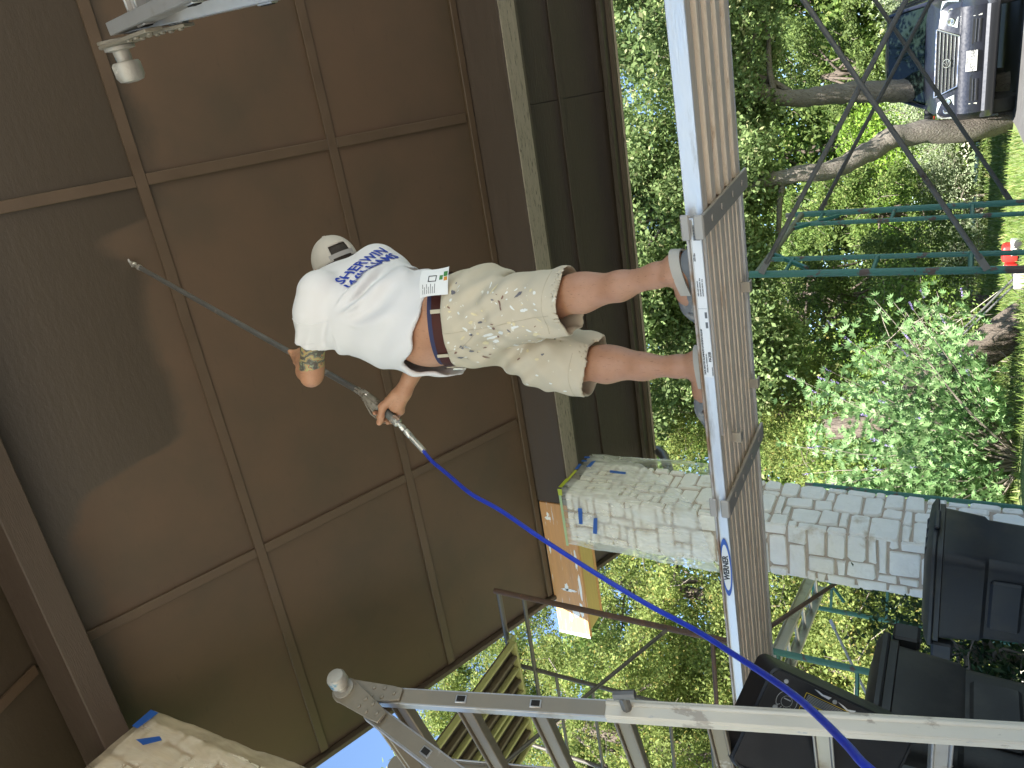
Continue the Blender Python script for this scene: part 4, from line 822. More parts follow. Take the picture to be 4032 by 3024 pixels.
# ---------------- materials
def skin_mat():
    m = bpy.data.materials.new('skin'); m.use_nodes = True; nt = m.node_tree; L = nt.links.new; p = nt.nodes['Principled BSDF']
    tc = nd(nt, 'ShaderNodeTexCoord'); n1 = nd(nt, 'ShaderNodeTexNoise', Scale=14., Detail=6., Roughness=.6); L(tc.outputs['Object'], n1.inputs['Vector'])
    a = nd(nt, 'ShaderNodeMix', data_type='RGBA'); a.inputs['A'].default_value = (.35, .158, .088, 1); a.inputs['B'].default_value = (.56, .305, .185, 1); L(n1.outputs[0], a.inputs['Factor'])
    # fine dark hairs on the skin
    mp = nd(nt, 'ShaderNodeMapping'); mp.inputs['Scale'].default_value = (260, 260, 60); mp.inputs['Rotation'].default_value = (.3, .4, 0); L(tc.outputs['Object'], mp.inputs['Vector'])
    n2 = nd(nt, 'ShaderNodeTexNoise', Scale=1., Detail=2.); L(mp.outputs[0], n2.inputs['Vector'])
    r = nd(nt, 'ShaderNodeMapRange'); r.inputs['From Min'].default_value = .62; r.inputs['From Max'].default_value = .72; r.inputs['To Max'].default_value = .35; L(n2.outputs[0], r.inputs['Value'])
    h = nd(nt, 'ShaderNodeMix', data_type='RGBA'); L(r.outputs[0], h.inputs['Factor']); L(a.outputs['Result'], h.inputs['A']); h.inputs['B'].default_value = (.12, .055, .03, 1)
    # tattoo sleeve on the left arm just above the elbow: swirls of green, orange and black
    sp = nd(nt, 'ShaderNodeSeparateXYZ'); L(tc.outputs['Object'], sp.inputs[0])
    def M_(op, x, y=None):
        n = nd(nt, 'ShaderNodeMath', operation=op)
        for i, v in enumerate((x, y)):
            if v is None: continue
            if isinstance(v, (int, float)): n.inputs[i].default_value = v
            else: L(v, n.inputs[i])
        return n.outputs[0]
    wv = nd(nt, 'ShaderNodeTexWave', Scale=9., Distortion=9., Detail=2.); wv.inputs['Detail Scale'].default_value = 3.; L(tc.outputs['Object'], wv.inputs['Vector'])
    cr = nd(nt, 'ShaderNodeValToRGB'); L(wv.outputs['Fac'], cr.inputs[0]); e = cr.color_ramp.elements
    e[0].position = 0.; e[0].color = (.035, .05, .05, 1); e[1].position = 1.; e[1].color = (.30, .42, .16, 1)
    for pos, c in ((.28, (.09, .15, .13, 1)), (.46, (.30, .38, .22, 1)), (.60, (.05, .06, .055, 1)), (.74, (.50, .19, .07, 1)), (.86, (.50, .28, .15, 1))):
        z = e.new(pos); z.color = c
    TX0, TX1 = -.862+.70, -.74+.70     # object space (base of the figure at x = -.70)
    ma = M_('MULTIPLY', M_('GREATER_THAN', sp.outputs['X'], TX0), M_('LESS_THAN', sp.outputs['X'], TX1))
    ma = M_('MULTIPLY', ma, M_('MULTIPLY', M_('LESS_THAN', sp.outputs['Y'], 2.05-2.02), M_('GREATER_THAN', sp.outputs['Z'], 2.60-1.33)))
    wn_ = nd(nt, 'ShaderNodeTexNoise', Scale=30.); L(tc.outputs['Object'], wn_.inputs['Vector'])
    t = nd(nt, 'ShaderNodeMix', data_type='RGBA'); L(M_('MULTIPLY', ma, .85), t.inputs['Factor']); L(h.outputs['Result'], t.inputs['A']); L(cr.outputs[0], t.inputs['B'])
    L(t.outputs['Result'], p.inputs['Base Color']); p.inputs['Roughness'].default_value = .5
    p.inputs['Subsurface Weight'].default_value = .08; p.inputs['Subsurface Radius'].default_value = (.01, .004, .002)
    b = nd(nt, 'ShaderNodeBump', Strength=.12, Distance=.002); n3 = nd(nt, 'ShaderNodeTexNoise', Scale=160., Detail=3.); L(tc.outputs['Object'], n3.inputs['Vector']); L(n3.outputs[0], b.inputs['Height']); L(b.outputs[0], p.inputs['Normal'])
    return m
mskin = skin_mat()
mshirt = mat('shirt_cotton', (.73, .712, .725, 1), .9, var=.015, vs=6, bump=.12, bs=420, bd=.0012, spec=.15)
mshort = mat('shorts_khaki', (.58, .505, .385, 1), .9, var=.07, vs=7, col2=(.78, .75, .66, 1), c2s=24, c2t=.668, c2w=.012, col3=(.16, .15, .15, 1), c3s=31, c3t=.77, bump=.2, bs=300, bd=.0015, spec=.15)
mshort2 = mat('shorts_trim', (.55, .49, .38, 1), .9, var=.05, bump=.2, bs=300, bd=.0015, spec=.15)
mbelt = mat('belt_leather', (.062, .018, .014, 1), .6, spec=.2, var=.25, vs=16, col2=(.42, .36, .30, 1), c2s=40, c2t=.72, c2w=.02, bump=.2, bs=90)
mnavy = mat('navy_waistband', (.035, .04, .10, 1), .85, var=.12, bump=.2, bs=200)
mcap = mat('cap_cloth', (.50, .46, .41, 1), .9, var=.05, vs=20, bump=.2, bs=350, bd=.001, spec=.1)
mcapd = mat('cap_strap', (.30, .285, .28, 1), .7, var=.08, bump=.1)
mhair = mat('dark_hair', (.022, .014, .010, 1), .7, var=.3, vs=60, bump=.5, bs=200)
mclog = mat('clog_grey', (.19, .19, .19, 1), .75, var=.12, vs=20, col2=(.40, .37, .32, 1), c2s=18, c2t=.6, bump=.3, bs=120)
mclogl = mat('clog_strap_pale', (.46, .42, .36, 1), .75, var=.1, vs=20, bump=.2)
PB = V(-.70, 2.02, 1.33)
man = thing('person', 'man in white shirt, khaki shorts and cap standing on the plank, leaning back to spray', 'person', tuple(PB))
# ---------------- body
HD = V(-.552, 2.185, 2.83); hF = nrm((-.34, .42, .84)); hT = V(.92, .05, .32); hT = nrm(hT-hF*np.dot(hT, hF)); hS = np.cross(hT, hF)   # face dir, crown dir, side
SHL, ELL, WRL = V(-.605, 1.935, 2.735), V(-.893, 1.925, 2.835), V(-.908, 2.118, 3.085)
SHR, ELR, WRR = V(-.57, 2.26, 2.68), V(-.77, 2.235, 2.43), V(-1.012, 2.08, 2.548)
g = Grid((-1.12, 1.82, 1.34), (-.36, 2.40, 3.14), .0055)
lat = LF
g.eloft([((-.725, 2.06, 2.14), FW, lat, .125, .15), ((-.715, 2.06, 2.26), FW, lat, .125, .15), ((-.715, 2.06, 2.40), FW, lat, .12, .145), ((-.69, 2.075, 2.58), FW, lat, .085, .13), ((-.64, 2.09, 2.70), FW, lat, .065, .12)], .04)
g.ell((-.80, 2.05, 2.33), (.075, .12, .10), None, .05)
g.chain([((-.62, 2.09, 2.70), .055), ((-.59, 2.13, 2.79), .052), (tuple(HD-hT*.055-hF*.01), .056)], .03)
# left leg (near, trailing)
g.chain([((-.69, 1.985, 2.15), .08), ((-.64, 1.975, 1.88), .055), ((-.622, 1.968, 1.80), .049), ((-.600, 1.955, 1.70), .049), ((-.572, 1.942, 1.575), .038), ((-.540, 1.932, 1.46), .0295), ((-.530, 1.93, 1.40), .032)], .03)
g.ell((-.580, 1.962, 1.695), (.040, .042, .095), None, .03); g.ell((-.632, 1.955, 1.83), (.040, .045, .05), None, .03)
g.ell((-.507, 1.925, 1.40), (.03, .03, .035), None, .02); g.ell((-.538, 1.902, 1.42), (.016, .014, .018), None, .014)
g.chain([((-.53, 1.93, 1.395), .036), ((-.60, 1.97, 1.385), .034), ((-.67, 2.02, 1.368), .026)], .02)
# right leg (far, leading)
g.chain([((-.755, 2.13, 2.15), .08), ((-.865, 2.085, 1.90), .055), ((-.872, 2.073, 1.81), .049), ((-.868, 2.065, 1.70), .049), ((-.860, 2.057, 1.575), .038), ((-.852, 2.05, 1.46), .0295), ((-.85, 2.05, 1.40), .032)], .03)
g.ell((-.842, 2.068, 1.695), (.040, .044, .095), None, .03); g.ell((-.885, 2.06, 1.84), (.038, .045, .05), None, .03)
g.ell((-.828, 2.05, 1.40), (.03, .03, .035), None, .02)
g.chain([((-.85, 2.05, 1.395), .036), ((-.93, 2.05, 1.385), .034), ((-1.02, 2.055, 1.368), .026)], .02)
# arms
g.chain([(SHL, .062), (SHL*.5+ELL*.5, .047), (ELL+V(.03, 0, -.01), .042), (ELL, .038)], .02)
g.ell(ELL+V(-.012, -.012, 0), (.032, .034, .034), None, .02)
g.chain([(ELL, .039), (ELL*.72+WRL*.28+V(-.004, -.006, 0), .041), (ELL*.35+WRL*.65, .032), (WRL, .026)], .02)
g.chain([(SHR, .06), (SHR*.5+ELR*.5, .05), (ELR, .040), (ELR*.7+WRR*.3, .042), (ELR*.3+WRR*.7, .033), (WRR, .027)], .02)
# head: skull, jaw, nose, brow, lips, ears
g.ell(HD+hT*.012-hF*.010, (.092, .073, .096), (hF, hS, hT), .02)
g.ell(HD+hF*.045-hT*.055, (.055, .052, .062), (hF, hS, hT), .03); g.ell(HD+hF*.078-hT*.098, (.022, .024, .02), (hF, hS, hT), .02)
g.cone(HD+hF*.085+hT*.012, HD+hF*.112-hT*.026, .009, .015, .012); g.ell(HD+hF*.082+hT*.028, (.016, .05, .011), (hF, hS, hT), .014)
for s in (-1, 1):
    g.ell(HD+hS*s*.080-hT*.008-hF*.005, (.024, .011, .034), (hF, hS, hT), .006); g.ell(HD+hS*s*.090-hT*.006-hF*.004, (.010, .008, .018), (hF, hS, hT), .004, 'carve')
    g.ell(HD+hF*.088+hS*s*.031+hT*.010, (.014, .016, .010), (hF, hS, hT), .008, 'carve')
g.ell(HD+hF*.096-hT*.060, (.010, .024, .007), (hF, hS, hT), .006); g.ell(HD+hF*.094-hT*.072, (.010, .021, .007), (hF, hS, hT), .006)
co1, q1 = g.mesh()
# hands on a finer grid, joined to the same body mesh
def hand(W, hc, ax, a, n, thumb, scale=1., prev=None):
    """W wrist, hc centre of the thing gripped, ax its axis (index -> little), a wrist->knuckles, n towards the thumb side of the grip"""
    ax, a, n = nrm(ax), nrm(a), nrm(n); lo = np.minimum(W, hc)-.11; hi = np.maximum(W, hc)+.11; h = Grid(lo, hi, .0023)
    kn = []
    for i, (s, L_, r) in enumerate(((-.036, .95, .0098), (-.013, 1.04, .0102), (.010, 1.0, .0097), (.032, .84, .0086))):
        c = hc+ax*s*scale
        k0 = c-a*.034-n*.022; k1 = c-a*.002*L_-n*.031; k2 = c+a*.027*L_-n*.016; k3 = c+a*.031*L_+n*.008
        h.chain([(k0, r*1.18), (k1, r*1.02), (k2, r*.96), (k3, r*.80)], .006); kn.append(k0)
        h.cone(W*.75+k0*.25, k0, .019, .0125, .018)
    h.chain([(prev, .036), (W, .0285)], .02) if prev is not None else None
    h.cone(W, (kn[1]+kn[2])/2*.6+W*.4, .027, .022, .02)
    h.ell((W+hc)/2-a*.004+n*.002, (.040, .036, .019), (a, ax, n), .018)
    t = [V(p) for p in thumb]; h.chain([(t[0], .019), (t[1], .0145), (t[2], .0118), (t[3], .0098)], .012); h.ell(t[3]*.8+t[2]*.2, (.013, .0105, .0095), (nrm(t[3]-t[2]), ax, n), .006)
    return h.mesh()
hc = G0+GB*.128; aR = nrm(hc-WRR); nR = np.cross(aR, GB); nR = nR if nR[1] < 0 else -nR
coR, qR = hand(WRR, hc, GB, aR, nR, [WRR+aR*.028+nR*.016-GB*.012, hc-aR*.022+nR*.026-GB*.018, hc+aR*.012+nR*.030+GB*.004, hc+aR*.040+nR*.023+GB*.012], prev=ELR*.3+WRR*.7)
lc = G0+(G1-G0)*.205; aL = nrm(lc-WRL); nL = np.cross(aL, -GD); nL = nL if nL[1] < 0 else -nL
coL, qL = hand(WRL, lc, -GD, aL, nL, [WRL+aL*.026+nL*.014+GD*.014, lc-aL*.018+nL*.026+GD*.022, lc+aL*.012+nL*.028+GD*.020, lc+aL*.034+nL*.018+GD*.016], prev=ELL*.35+WRL*.65)
n1_, n2_ = len(co1), len(co1)+len(coR)
body = fastmesh('body', np.concatenate([co1, coR, coL]), np.concatenate([q1, qR+n1_, qL+n2_]), mskin, man, smooth=True)
# thumb nail
mb = MB(); tq = hc+aR*.043+nR*.030+GB*.012; mb.lathe(tq, nR, [(-.002, .0065), (.0012, .0055), (.0016, .002)], 12); build('thumb_nail', mb, mat('nail', (.66, .45, .36, 1), .35, bump=0), man)
# ---------------- shirt
SG = Grid((-1.0, 1.80, 2.18), (-.40, 2.42, 2.90), .006)
ST = [((-.748, 2.065, 2.235), FW, lat, .172, .185), ((-.742, 2.065, 2.36), FW, lat, .172, .180), ((-.722, 2.068, 2.48), FW, lat, .168, .180), ((-.690, 2.075, 2.60), FW2, LF2, .138, .185), ((-.642, 2.09, 2.70), FW2, LF2, .113, .178), ((-.612, 2.10, 2.755), FW2, LF2, .085, .12), ((-.585, 2.125, 2.800), FW, lat, .068, .070)]
SG.eloft(ST, .045)
SLE = SHL*.44+ELL*.56
SG.chain([(SHL+V(.01, .03, -.01), .088), (SHL+V(-.05, 0, .005), .080), (SLE+V(.006, 0, -.006), .068)], .022)
SG.chain([(SHR+V(0, -.03, -.01), .088), (SHR*.45+ELR*.55, .070)], .05)
SG.ell((-.660, 1.955, 2.62), (.07, .05, .08), None, .05)
AP = V(-.668, 1.90, 2.625)      # armpit: folds run from here to the far hip
def sfold(X, Y, Z):
    dx, dy, dz = X-AP[0], Y-AP[1], Z-AP[2]
    ang = np.arctan2(dx, -dz+.02); r = np.sqrt(dx*dx+dy*dy*.5+dz*dz)
    msk = np.exp(-((ang-.55)/.55)**2)*np.clip(r*12-.4, 0, 1)
    f = np.sin(ang*12+1.5*np.sin(r*16)+Y*6)*np.exp(-((r-.17)/.15)**2)*.019*msk*np.clip((2.16-Y)*8, 0, 1)
    f2 = np.sin(ang*23+2*np.sin(r*23))*np.exp(-((r-.10)/.08)**2)*.0085*msk*np.clip((2.08-Y)*8, 0, 1)
    w = np.sin(X*36+Z*17+np.sin(Y*20))*np.sin(Z*21-Y*30+X*8)*.0085*np.clip((2.66-Z)*4, 0, 1)
    hem = np.sin(np.arctan2(X+.745, Y-2.065)*9+.7)*.010*np.clip((2.36-Z)*7, 0, 1)
    slv = np.sin((X+Z*1.3)*75)*.0030*np.clip((-.66-X)*30, 0, 1)*(Z > 2.64)*(Y < 2.0)
    return f+f2+w+hem+slv
def shell(G, inner, warp, t=.009):
    I = Grid(G.lo, G.lo+G.h, G.h); I.n = G.n; I.ax = G.ax; I.D = np.full(G.n, .2, np.float32); inner(I); G.warp(warp); I.warp(warp); G.D = np.maximum(G.D, -I.D)
shell(SG, lambda I: I.eloft([((-.752, 2.065, 2.12), FW, lat, .160, .173)]+[(c, f, l, a-.012, b-.012) for c, f, l, a, b in ST[:3]]+[((-.69, 2.07, 2.55), FW, lat, .10, .13)], .02), sfold)
# open the hem (raised on his left front), the sleeves and the neck
def hemz(X, Y): 
    a = np.exp(-(((X+.845)/.075)**2+((Y-1.92)/.10)**2)); b = np.exp(-(((X+.885)/.05)**2+((Y-1.95)/.08)**2))
    return 2.258+.13*a+.020*np.exp(-(((X+.72)/.12)**2+((Y-1.88)/.08)**2))+.010*np.sin(X*42+Y*30)-.10*np.clip(Y-2.06, -.2, .2)*0+.0*X
def hemcut(X, Y, Z): return (Z-hemz(X, Y))+0*X
SG.put(hemcut, SG.lo, SG.lo+SG.n*SG.h, .008, 'carve')
dS = nrm(ELL-SHL)
SG.half(SLE+V(0, 0, .0), dS+V(0, 0, .05), .006, SLE-.09, SLE+V(.02, .1, .1)); SG.cone(SLE-dS*.04, SLE+dS*.03, .058, .064, .006, 'carve')
dS2 = nrm(ELR-SHR); S2_ = SHR*.45+ELR*.55; SG.half(S2_, dS2, .006, S2_-.1, S2_+.1)
shirt = sdf_obj('shirt', SG, mshirt, man)
# ---------------- shirt lettering, wrapped on the back
bvh = BVHTree.FromPolygons([tuple(V(v.co)+PB) for v in shirt.data.vertices], [tuple(p.vertices) for p in shirt.data.polygons])
minkb = mat('shirt_print_blue', (.012, .045, .36, 1), .7, var=.05, bump=.05)
def wrap_text(s, org, ex, ey, size, bold=0.):
    o = text('print', s, (0, 0, 0), (1, 0, 0), (0, 1, 0), size, minkb, None, depth=0, bold=bold)
    bm = bmesh.new(); bm.from_mesh(o.data); bmesh.ops.triangulate(bm, faces=bm.faces)
    for _ in range(5):
        es = [e for e in bm.edges if e.calc_length() > .004]
        if es: bmesh.ops.subdivide_edges(bm, edges=es, cuts=1); bmesh.ops.triangulate(bm, faces=bm.faces)
    ex, ey = nrm(ex), nrm(ey); nn = np.cross(ex, ey)
    for v in bm.verts:
        p = V(org)+ex*v.co.x+ey*v.co.y+nn*.25; hit = bvh.ray_cast(Vector(p), Vector(-nn), .6)
        q_ = V(hit[0])+V(hit[1])*.0030 if hit[0] is not None else p-nn*.3
        v.co = Vector(q_-PB)
    bm.to_mesh(o.data); bm.free(); o.parent = shirt; o.name = 'shirt_print'
mst = mat('shirt_seam', (.74, .73, .75, 1), .9, bump=0)
def sseam(pts, r, dn=(0, -1, 0)):
    dn = V(nrm(dn)); out = []
    for p in spline(pts, 8):
        h_ = bvh.ray_cast(Vector(p+dn*.3), Vector(-dn), .6)
        if h_[0] is not None: out.append(V(h_[0])+dn*.0002)
    if len(out) > 3: mb = MB(); mb.tube(out, r, 5); build('shirt_seam', mb, mst, shirt)
sseam([(-.655, 1.9, 2.80), (-.668, 1.9, 2.75), (-.672, 1.9, 2.69), (-.668, 1.9, 2.64)], .0018)
sseam([SLE+dS*-.018+V(0, -.05, .055), SLE+dS*-.018+V(0, -.05, .02), SLE+dS*-.018+V(0, -.05, -.02), SLE+dS*-.018+V(0, -.05, -.055)], .0013)
bx = nrm(V(.05, 1, -.06)); bu = nrm(V(.50, 0, .86))
wrap_text('SHERWIN', V(-.50, 2.085, 2.600), bx, bu, .056, .0013)
wrap_text('WILLIAMS', V(-.515, 2.085, 2.553), bx, bu, .056, .0013)
# ---------------- shorts
HG = Grid((-1.02, 1.80, 1.68), (-.48, 2.36, 2.36), .0062)
HG.eloft([((-.72, 2.06, 2.12), FW, lat, .150, .172), ((-.715, 2.06, 2.20), FW, lat, .148, .168), ((-.715, 2.06, 2.30), FW, lat, .138, .158)], .04)
HG.chain([((-.690, 1.985, 2.13), .118), ((-.648, 1.97, 1.93), .106), ((-.618, 1.962, 1.72), .096)], .03)
HG.chain([((-.755, 2.13, 2.13), .118), ((-.845, 2.09, 1.93), .108), ((-.885, 2.072, 1.70), .100)], .03)
HG.ell((-.63, 2.06, 2.10), (.09, .15, .10), None, .05)
def pfold(X, Y, Z):
    a = np.sin((Z*1.0+X*1.5)*52+Y*9)*.007*np.exp(-((Z-2.0)/.12)**2)
    b = np.sin(np.arctan2(X+.66, Y-1.97)*5+Z*20)*.008*np.clip((1.98-Z)*4, 0, 1)*(Y < 2.03)
    c = np.sin(np.arctan2(X+.86, Y-2.08)*5+Z*17+1)*.008*np.clip((1.98-Z)*4, 0, 1)*(Y >= 2.03)
    d = np.sin((Z-X*.7)*70+np.sin(Y*30))*.0022
    return a+b+c+d
def hin(I):
    I.eloft([((-.715, 2.06, 2.13), FW, lat, .136, .156), ((-.715, 2.06, 2.40), FW, lat, .126, .146)], .02)
    I.chain([((-.648, 1.97, 1.93), .094), ((-.618, 1.962, 1.72), .086), ((-.610, 1.960, 1.55), .086)], .02); I.chain([((-.845, 2.09, 1.93), .096), ((-.885, 2.072, 1.70), .090), ((-.90, 2.068, 1.55), .090)], .02)
shell(HG, hin, pfold)
tilt = nrm((.03, -.42, 1)); WP = V(-.715, 2.06, 2.262)       # waist plane, lower on his left
HG.half(WP-tilt*.020, tilt, .006)
nl = nrm((.02, -.02, -1)); HG.half((-.615, 1.96, 1.737), nl, .006, (-.78, 1.80, 1.6), (-.40, 2.035, 1.80))
nr = nrm((-.30, 0, -1)); HG.half((-.885, 2.07, 1.745), nr, .006, (-1.05, 1.93, 1.6), (-.765, 2.3, 1.83))
shorts = sdf_obj('shorts', HG, mshort, man)
def ring_band(name, c, f, l, u, a, b, h, t, m, parent, n=56, arc=(0, 2*math.pi)):
    """flat strap round an ellipse"""
    rows = []; ts = np.linspace(arc[0], arc[1], n, endpoint=abs(arc[1]-arc[0]-2*math.pi) > .01); closed = abs(arc[1]-arc[0]-2*math.pi) < .01
    for q in ts:
        e = f*math.cos(q)*a+l*math.sin(q)*b; o = nrm(f*math.cos(q)/a+l*math.sin(q)/b); rows.append([c+e-u*h/2, c+e+o*t-u*h/2, c+e+o*t+u*h/2, c+e+u*h/2])
    mb = MB(); mb.loft(rows, cap=not closed, closed=closed); return build(name, mb, m, parent, ang=40)
fT = nrm(FW-tilt*np.dot(FW, tilt)); lT = np.cross(tilt, fT); lT = lT if lT[1] < 0 else -lT
ring_band('belt', WP-tilt*.002, fT, lT, tilt, .153, .176, .040, .0045, mbelt, man)
ring_band('underwear_band', WP+tilt*.024, fT, lT, tilt, .146, .1685, .020, .004, mnavy, man)
for q in (math.radians(25), math.radians(70), math.radians(125), math.radians(170)):
    e = fT*math.cos(q)*.1615+lT*math.sin(q)*.1845; o = nrm(fT*math.cos(q)+lT*math.sin(q)); mb = MB(); mb.box(WP-tilt*.006+e, (.004, .013, .052), (o, np.cross(tilt, o), tilt)); build('belt_loop', mb, mshort2, man, bevel=.001)
q = math.radians(8); e = fT*math.cos(q)*.163+lT*math.sin(q)*.186; mb = MB(); mb.tube([WP-tilt*.02+e+tilt*.02, WP-tilt*.02+e+tilt*.02+lT*.04, WP-tilt*.02+e-tilt*.02+lT*.04, WP-tilt*.02+e-tilt*.02], .004, 8); build('belt_buckle', mb, mnut, man)
# trouser seams: hem stitching, side seam, pocket edge (thin raised lines on the cloth)
bvs = BVHTree.FromPolygons([tuple(V(v.co)+PB) for v in shorts.data.vertices], [tuple(p.vertices) for p in shorts.data.polygons])
def seam(name, pts, r, m, dirn=(0, -1, 0), tree=None):
    dn = V(nrm(dirn)); out = []
    for p in spline(pts, 8):
        h_ = (tree or bvs).ray_cast(Vector(p+dn*.3), Vector(-dn), .6)
        if h_[0] is not None: out.append(V(h_[0])+dn*.0004)
    if len(out) > 3: mb = MB(); mb.tube(out, r, 5); build(name, mb, m, man)
mseam = mat('seam_thread', (.50, .43, .32, 1), .9, bump=0)
seam('seam', [(-.70, 1.9, 2.16), (-.685, 1.9, 2.05), (-.66, 1.9, 1.92), (-.635, 1.9, 1.77)], .0011, mseam)
seam('seam', [(-.77, 1.9, 2.18), (-.745, 1.9, 2.10), (-.70, 1.9, 2.04)], .0013, mseam)
seam('seam', [(-.53, 1.9, 1.792), (-.60, 1.9, 1.787), (-.70, 1.9, 1.79)], .0010, mseam)
seam('seam', [(-.80, 1.9, 1.778), (-.86, 1.9, 1.79), (-.96, 1.9, 1.80)], .0010, mseam)
# paint dabs on the shorts
rp = random.Random(3)
def dab(p, w, h, m, rot=0., dirn=(0, -1, 0), tree=None, par=None):
    dn = V(nrm(dirn)); sx_ = nrm(np.cross(UP, dn)); pts = []
    for k in range(14):
        a = 2*math.pi*k/14; rr_ = (.6+.4*rp.random()); x, z = w*rr_*math.cos(a), h*rr_*math.sin(a); x, z = x*math.cos(rot)-z*math.sin(rot), x*math.sin(rot)+z*math.cos(rot)
        h_ = (tree or bvs).ray_cast(Vector(V(p)+sx_*x+UP*z+dn*.3), Vector(-dn), .6)
        if h_[0] is None: return
        pts.append(V(h_[0])+V(h_[1])*.0012)
    mb = MB(); mb.add(pts+[sum(pts)/14], [(i, (i+1) % 14, 14) for i in range(14)]); build('paint_dab', mb, m, par or shorts)
mdw = mat('dab_white', (.80, .79, .74, 1), .6, bump=.1); mdg = mat('dab_grey', (.16, .15, .17, 1), .6, bump=.1); mdr = mat('dab_brown', (.22, .12, .09, 1), .6, bump=.1); mdy = mat('dab_cream', (.72, .62, .38, 1), .6, bump=.1)
for k in range(120):
    p = (rp.uniform(-.82, -.56), 1.9, rp.uniform(1.78, 2.19)); s_ = rp.choice((.002, .0025, .003, .004, .005, .007)); dab(p, s_*rp.uniform(.6, 1.), s_*rp.uniform(1., 2.4), rp.choice((mdw, mdw, mdw, mdw, mdg, mdr, mdy, mdy, mdy)), rp.uniform(-1, 1))
for x, z, w, h, m in ((-.70, 1.99, .006, .022, mdw), (-.712, 1.985, .006, .026, mdw), (-.725, 1.975, .007, .018, mdw), (-.69, 1.94, .008, .014, mdw), (-.67, 1.885, .005, .016, mdw), (-.745, 2.10, .008, .010, mdg), (-.765, 2.08, .006, .008, mdg), (-.70, 2.05, .004, .01, mdg), (-.735, 2.02, .009, .012, mdy), (-.75, 1.93, .008, .006, mdw), (-.62, 1.85, .006, .016, mdw), (-.66, 2.01, .004, .012, mdg)):
    dab((x, 1.9, z), w, h, m, .2)
for x, z in ((-.90, 1.86), (-.93, 1.82), (-.87, 1.90), (-.91, 1.95)): dab((x, 2.0, z), .004, .008, mdw)
# ---------------- cap
def cap_pt(th, ph, r=1.): # th from crown, ph round (0 = front)
    return HD+hT*.022+(hF*math.sin(th)*math.cos(ph)*.104+hS*math.sin(th)*math.sin(ph)*.086+hT*math.cos(th)*.098)*r-hF*.008
mb = MB(); NT, NP = 14, 40; vs = []; fs = []
for i in range(NT+1):
    for j in range(NP): vs.append(cap_pt(1e-3+i/NT*1.68, 2*math.pi*j/NP, 1.0+(.012 if j % 7 == 0 else 0.)))
for i in range(NT):
    for j in range(NP):
        dph = abs(((j+.5)/NP*2*math.pi)-math.pi)
        if i >= NT-5 and i < NT-2 and dph < .52*math.sqrt(max(0, 1-((NT-2-i-.5)/3.6-.05)**2)): continue
        if i >= NT-2 and dph < .50: continue
        fs.append((i*NP+j, i*NP+(j+1) % NP, (i+1)*NP+(j+1) % NP, (i+1)*NP+j))
mb.add(vs, fs); capo = build('cap', mb, mcap, man, ang=180)
sm = capo.modifiers.new('solid', 'SOLIDIFY'); sm.thickness = .003; sm.offset = -1
mb = MB(); rows = []
for ph in np.linspace(math.pi-.60, math.pi+.60, 14): rows.append([cap_pt(1.45, ph, 1.005), cap_pt(1.45, ph, 1.03), cap_pt(1.62, ph, 1.03), cap_pt(1.62, ph, 1.005)])
mb.loft(rows); build('cap_strap', mb, mcapd, capo)
mb = MB(); rows = []      # bill
for v in np.linspace(-1, 1, 15):
    ph = v*1.0; e = cap_pt(1.60, ph, 1.0); tip_ = cap_pt(1.60, ph, 1.0)+hF*(.075*(1-v*v*.75))-hT*(.012+.02*v*v); rows.append([e, tip_, tip_+hT*.004, e+hT*.004])
mb.loft(rows); build('cap_bill', mb, mcap, capo, ang=50)
mb = MB(); mb.lathe(cap_pt(0.001, 0, .99), hT, [(0, .008), (.005, .006), (.006, .001)], 12); build('cap_button', mb, mcap, capo)
hg = Grid(HD-.16, HD+.16, .006); hg.ell(HD+hT*.014-hF*.012, (.0975, .079, .100), (hF, hS, hT), .01); hg.half(HD+hF*.045, hF-hT*.2, .01); hg.half(HD-hT*.050, -hT, .01); sdf_obj('hair', hg, mhair, man)
# ---------------- clogs
for lab, heel, toe in (('L', V(-.478, 1.905, 1.334), V(-.705, 2.035, 1.334)), ('R', V(-.795, 2.05, 1.334), V(-1.060, 2.058, 1.334))):
    d = nrm(toe-heel); s = np.cross(UP, d); L_ = np.linalg.norm(toe-heel)
    cg = Grid(np.minimum(heel, toe)-V(.08, .08, .0), np.maximum(heel, toe)+V(.08, .08, .12), .0048)
    def at_(t, side=0., z=0.): return heel+d*(L_*t)+s*side+UP*z
    for z in (.018,): cg.eloft([(at_(.10, 0, z), d, s, .03, .030), (at_(.10, 0, z+.001), d, s, .03, .03)], .01)
    cg.chain([(at_(.12, 0, .022), .034), (at_(.45, 0, .020), .036), (at_(.72, 0, .022), .045), (at_(.88, 0, .022), .038)], .02)
    cg.chain([(at_(.50, 0, .052), .040), (at_(.70, 0, .040), .043), (at_(.86, 0, .026), .036)], .02)
    cg.half(at_(.5, 0, .003), -UP, .004); cg.ell(at_(.30, 0, .075), (.085, .033, .042), (d, s, UP), .01, 'carve')
    for t, z in ((.56, .062), (.68, .055), (.80, .046)): 
        for sd_ in (-1, 1): cg.cone(at_(t, sd_*.02, z), at_(t, sd_*.06, z-.012), .0055, .0055, .004, 'carve')
    cl = sdf_obj('clog', cg, mclog, man)
    mb = MB(); rows = []     # heel strap
    for a in np.linspace(-1.5, 1.5, 18): rows.append([at_(.42-.44*math.cos(a), .046*math.sin(a), z)+V(0, 0, .020*math.cos(a)) for z in (.028, .056)]+[at_(.42-.46*math.cos(a), .052*math.sin(a), z)+V(0, 0, .020*math.cos(a)) for z in (.056, .028)])
    mb.loft(rows); build('heel_strap', mb, mclogl, cl, ang=60)
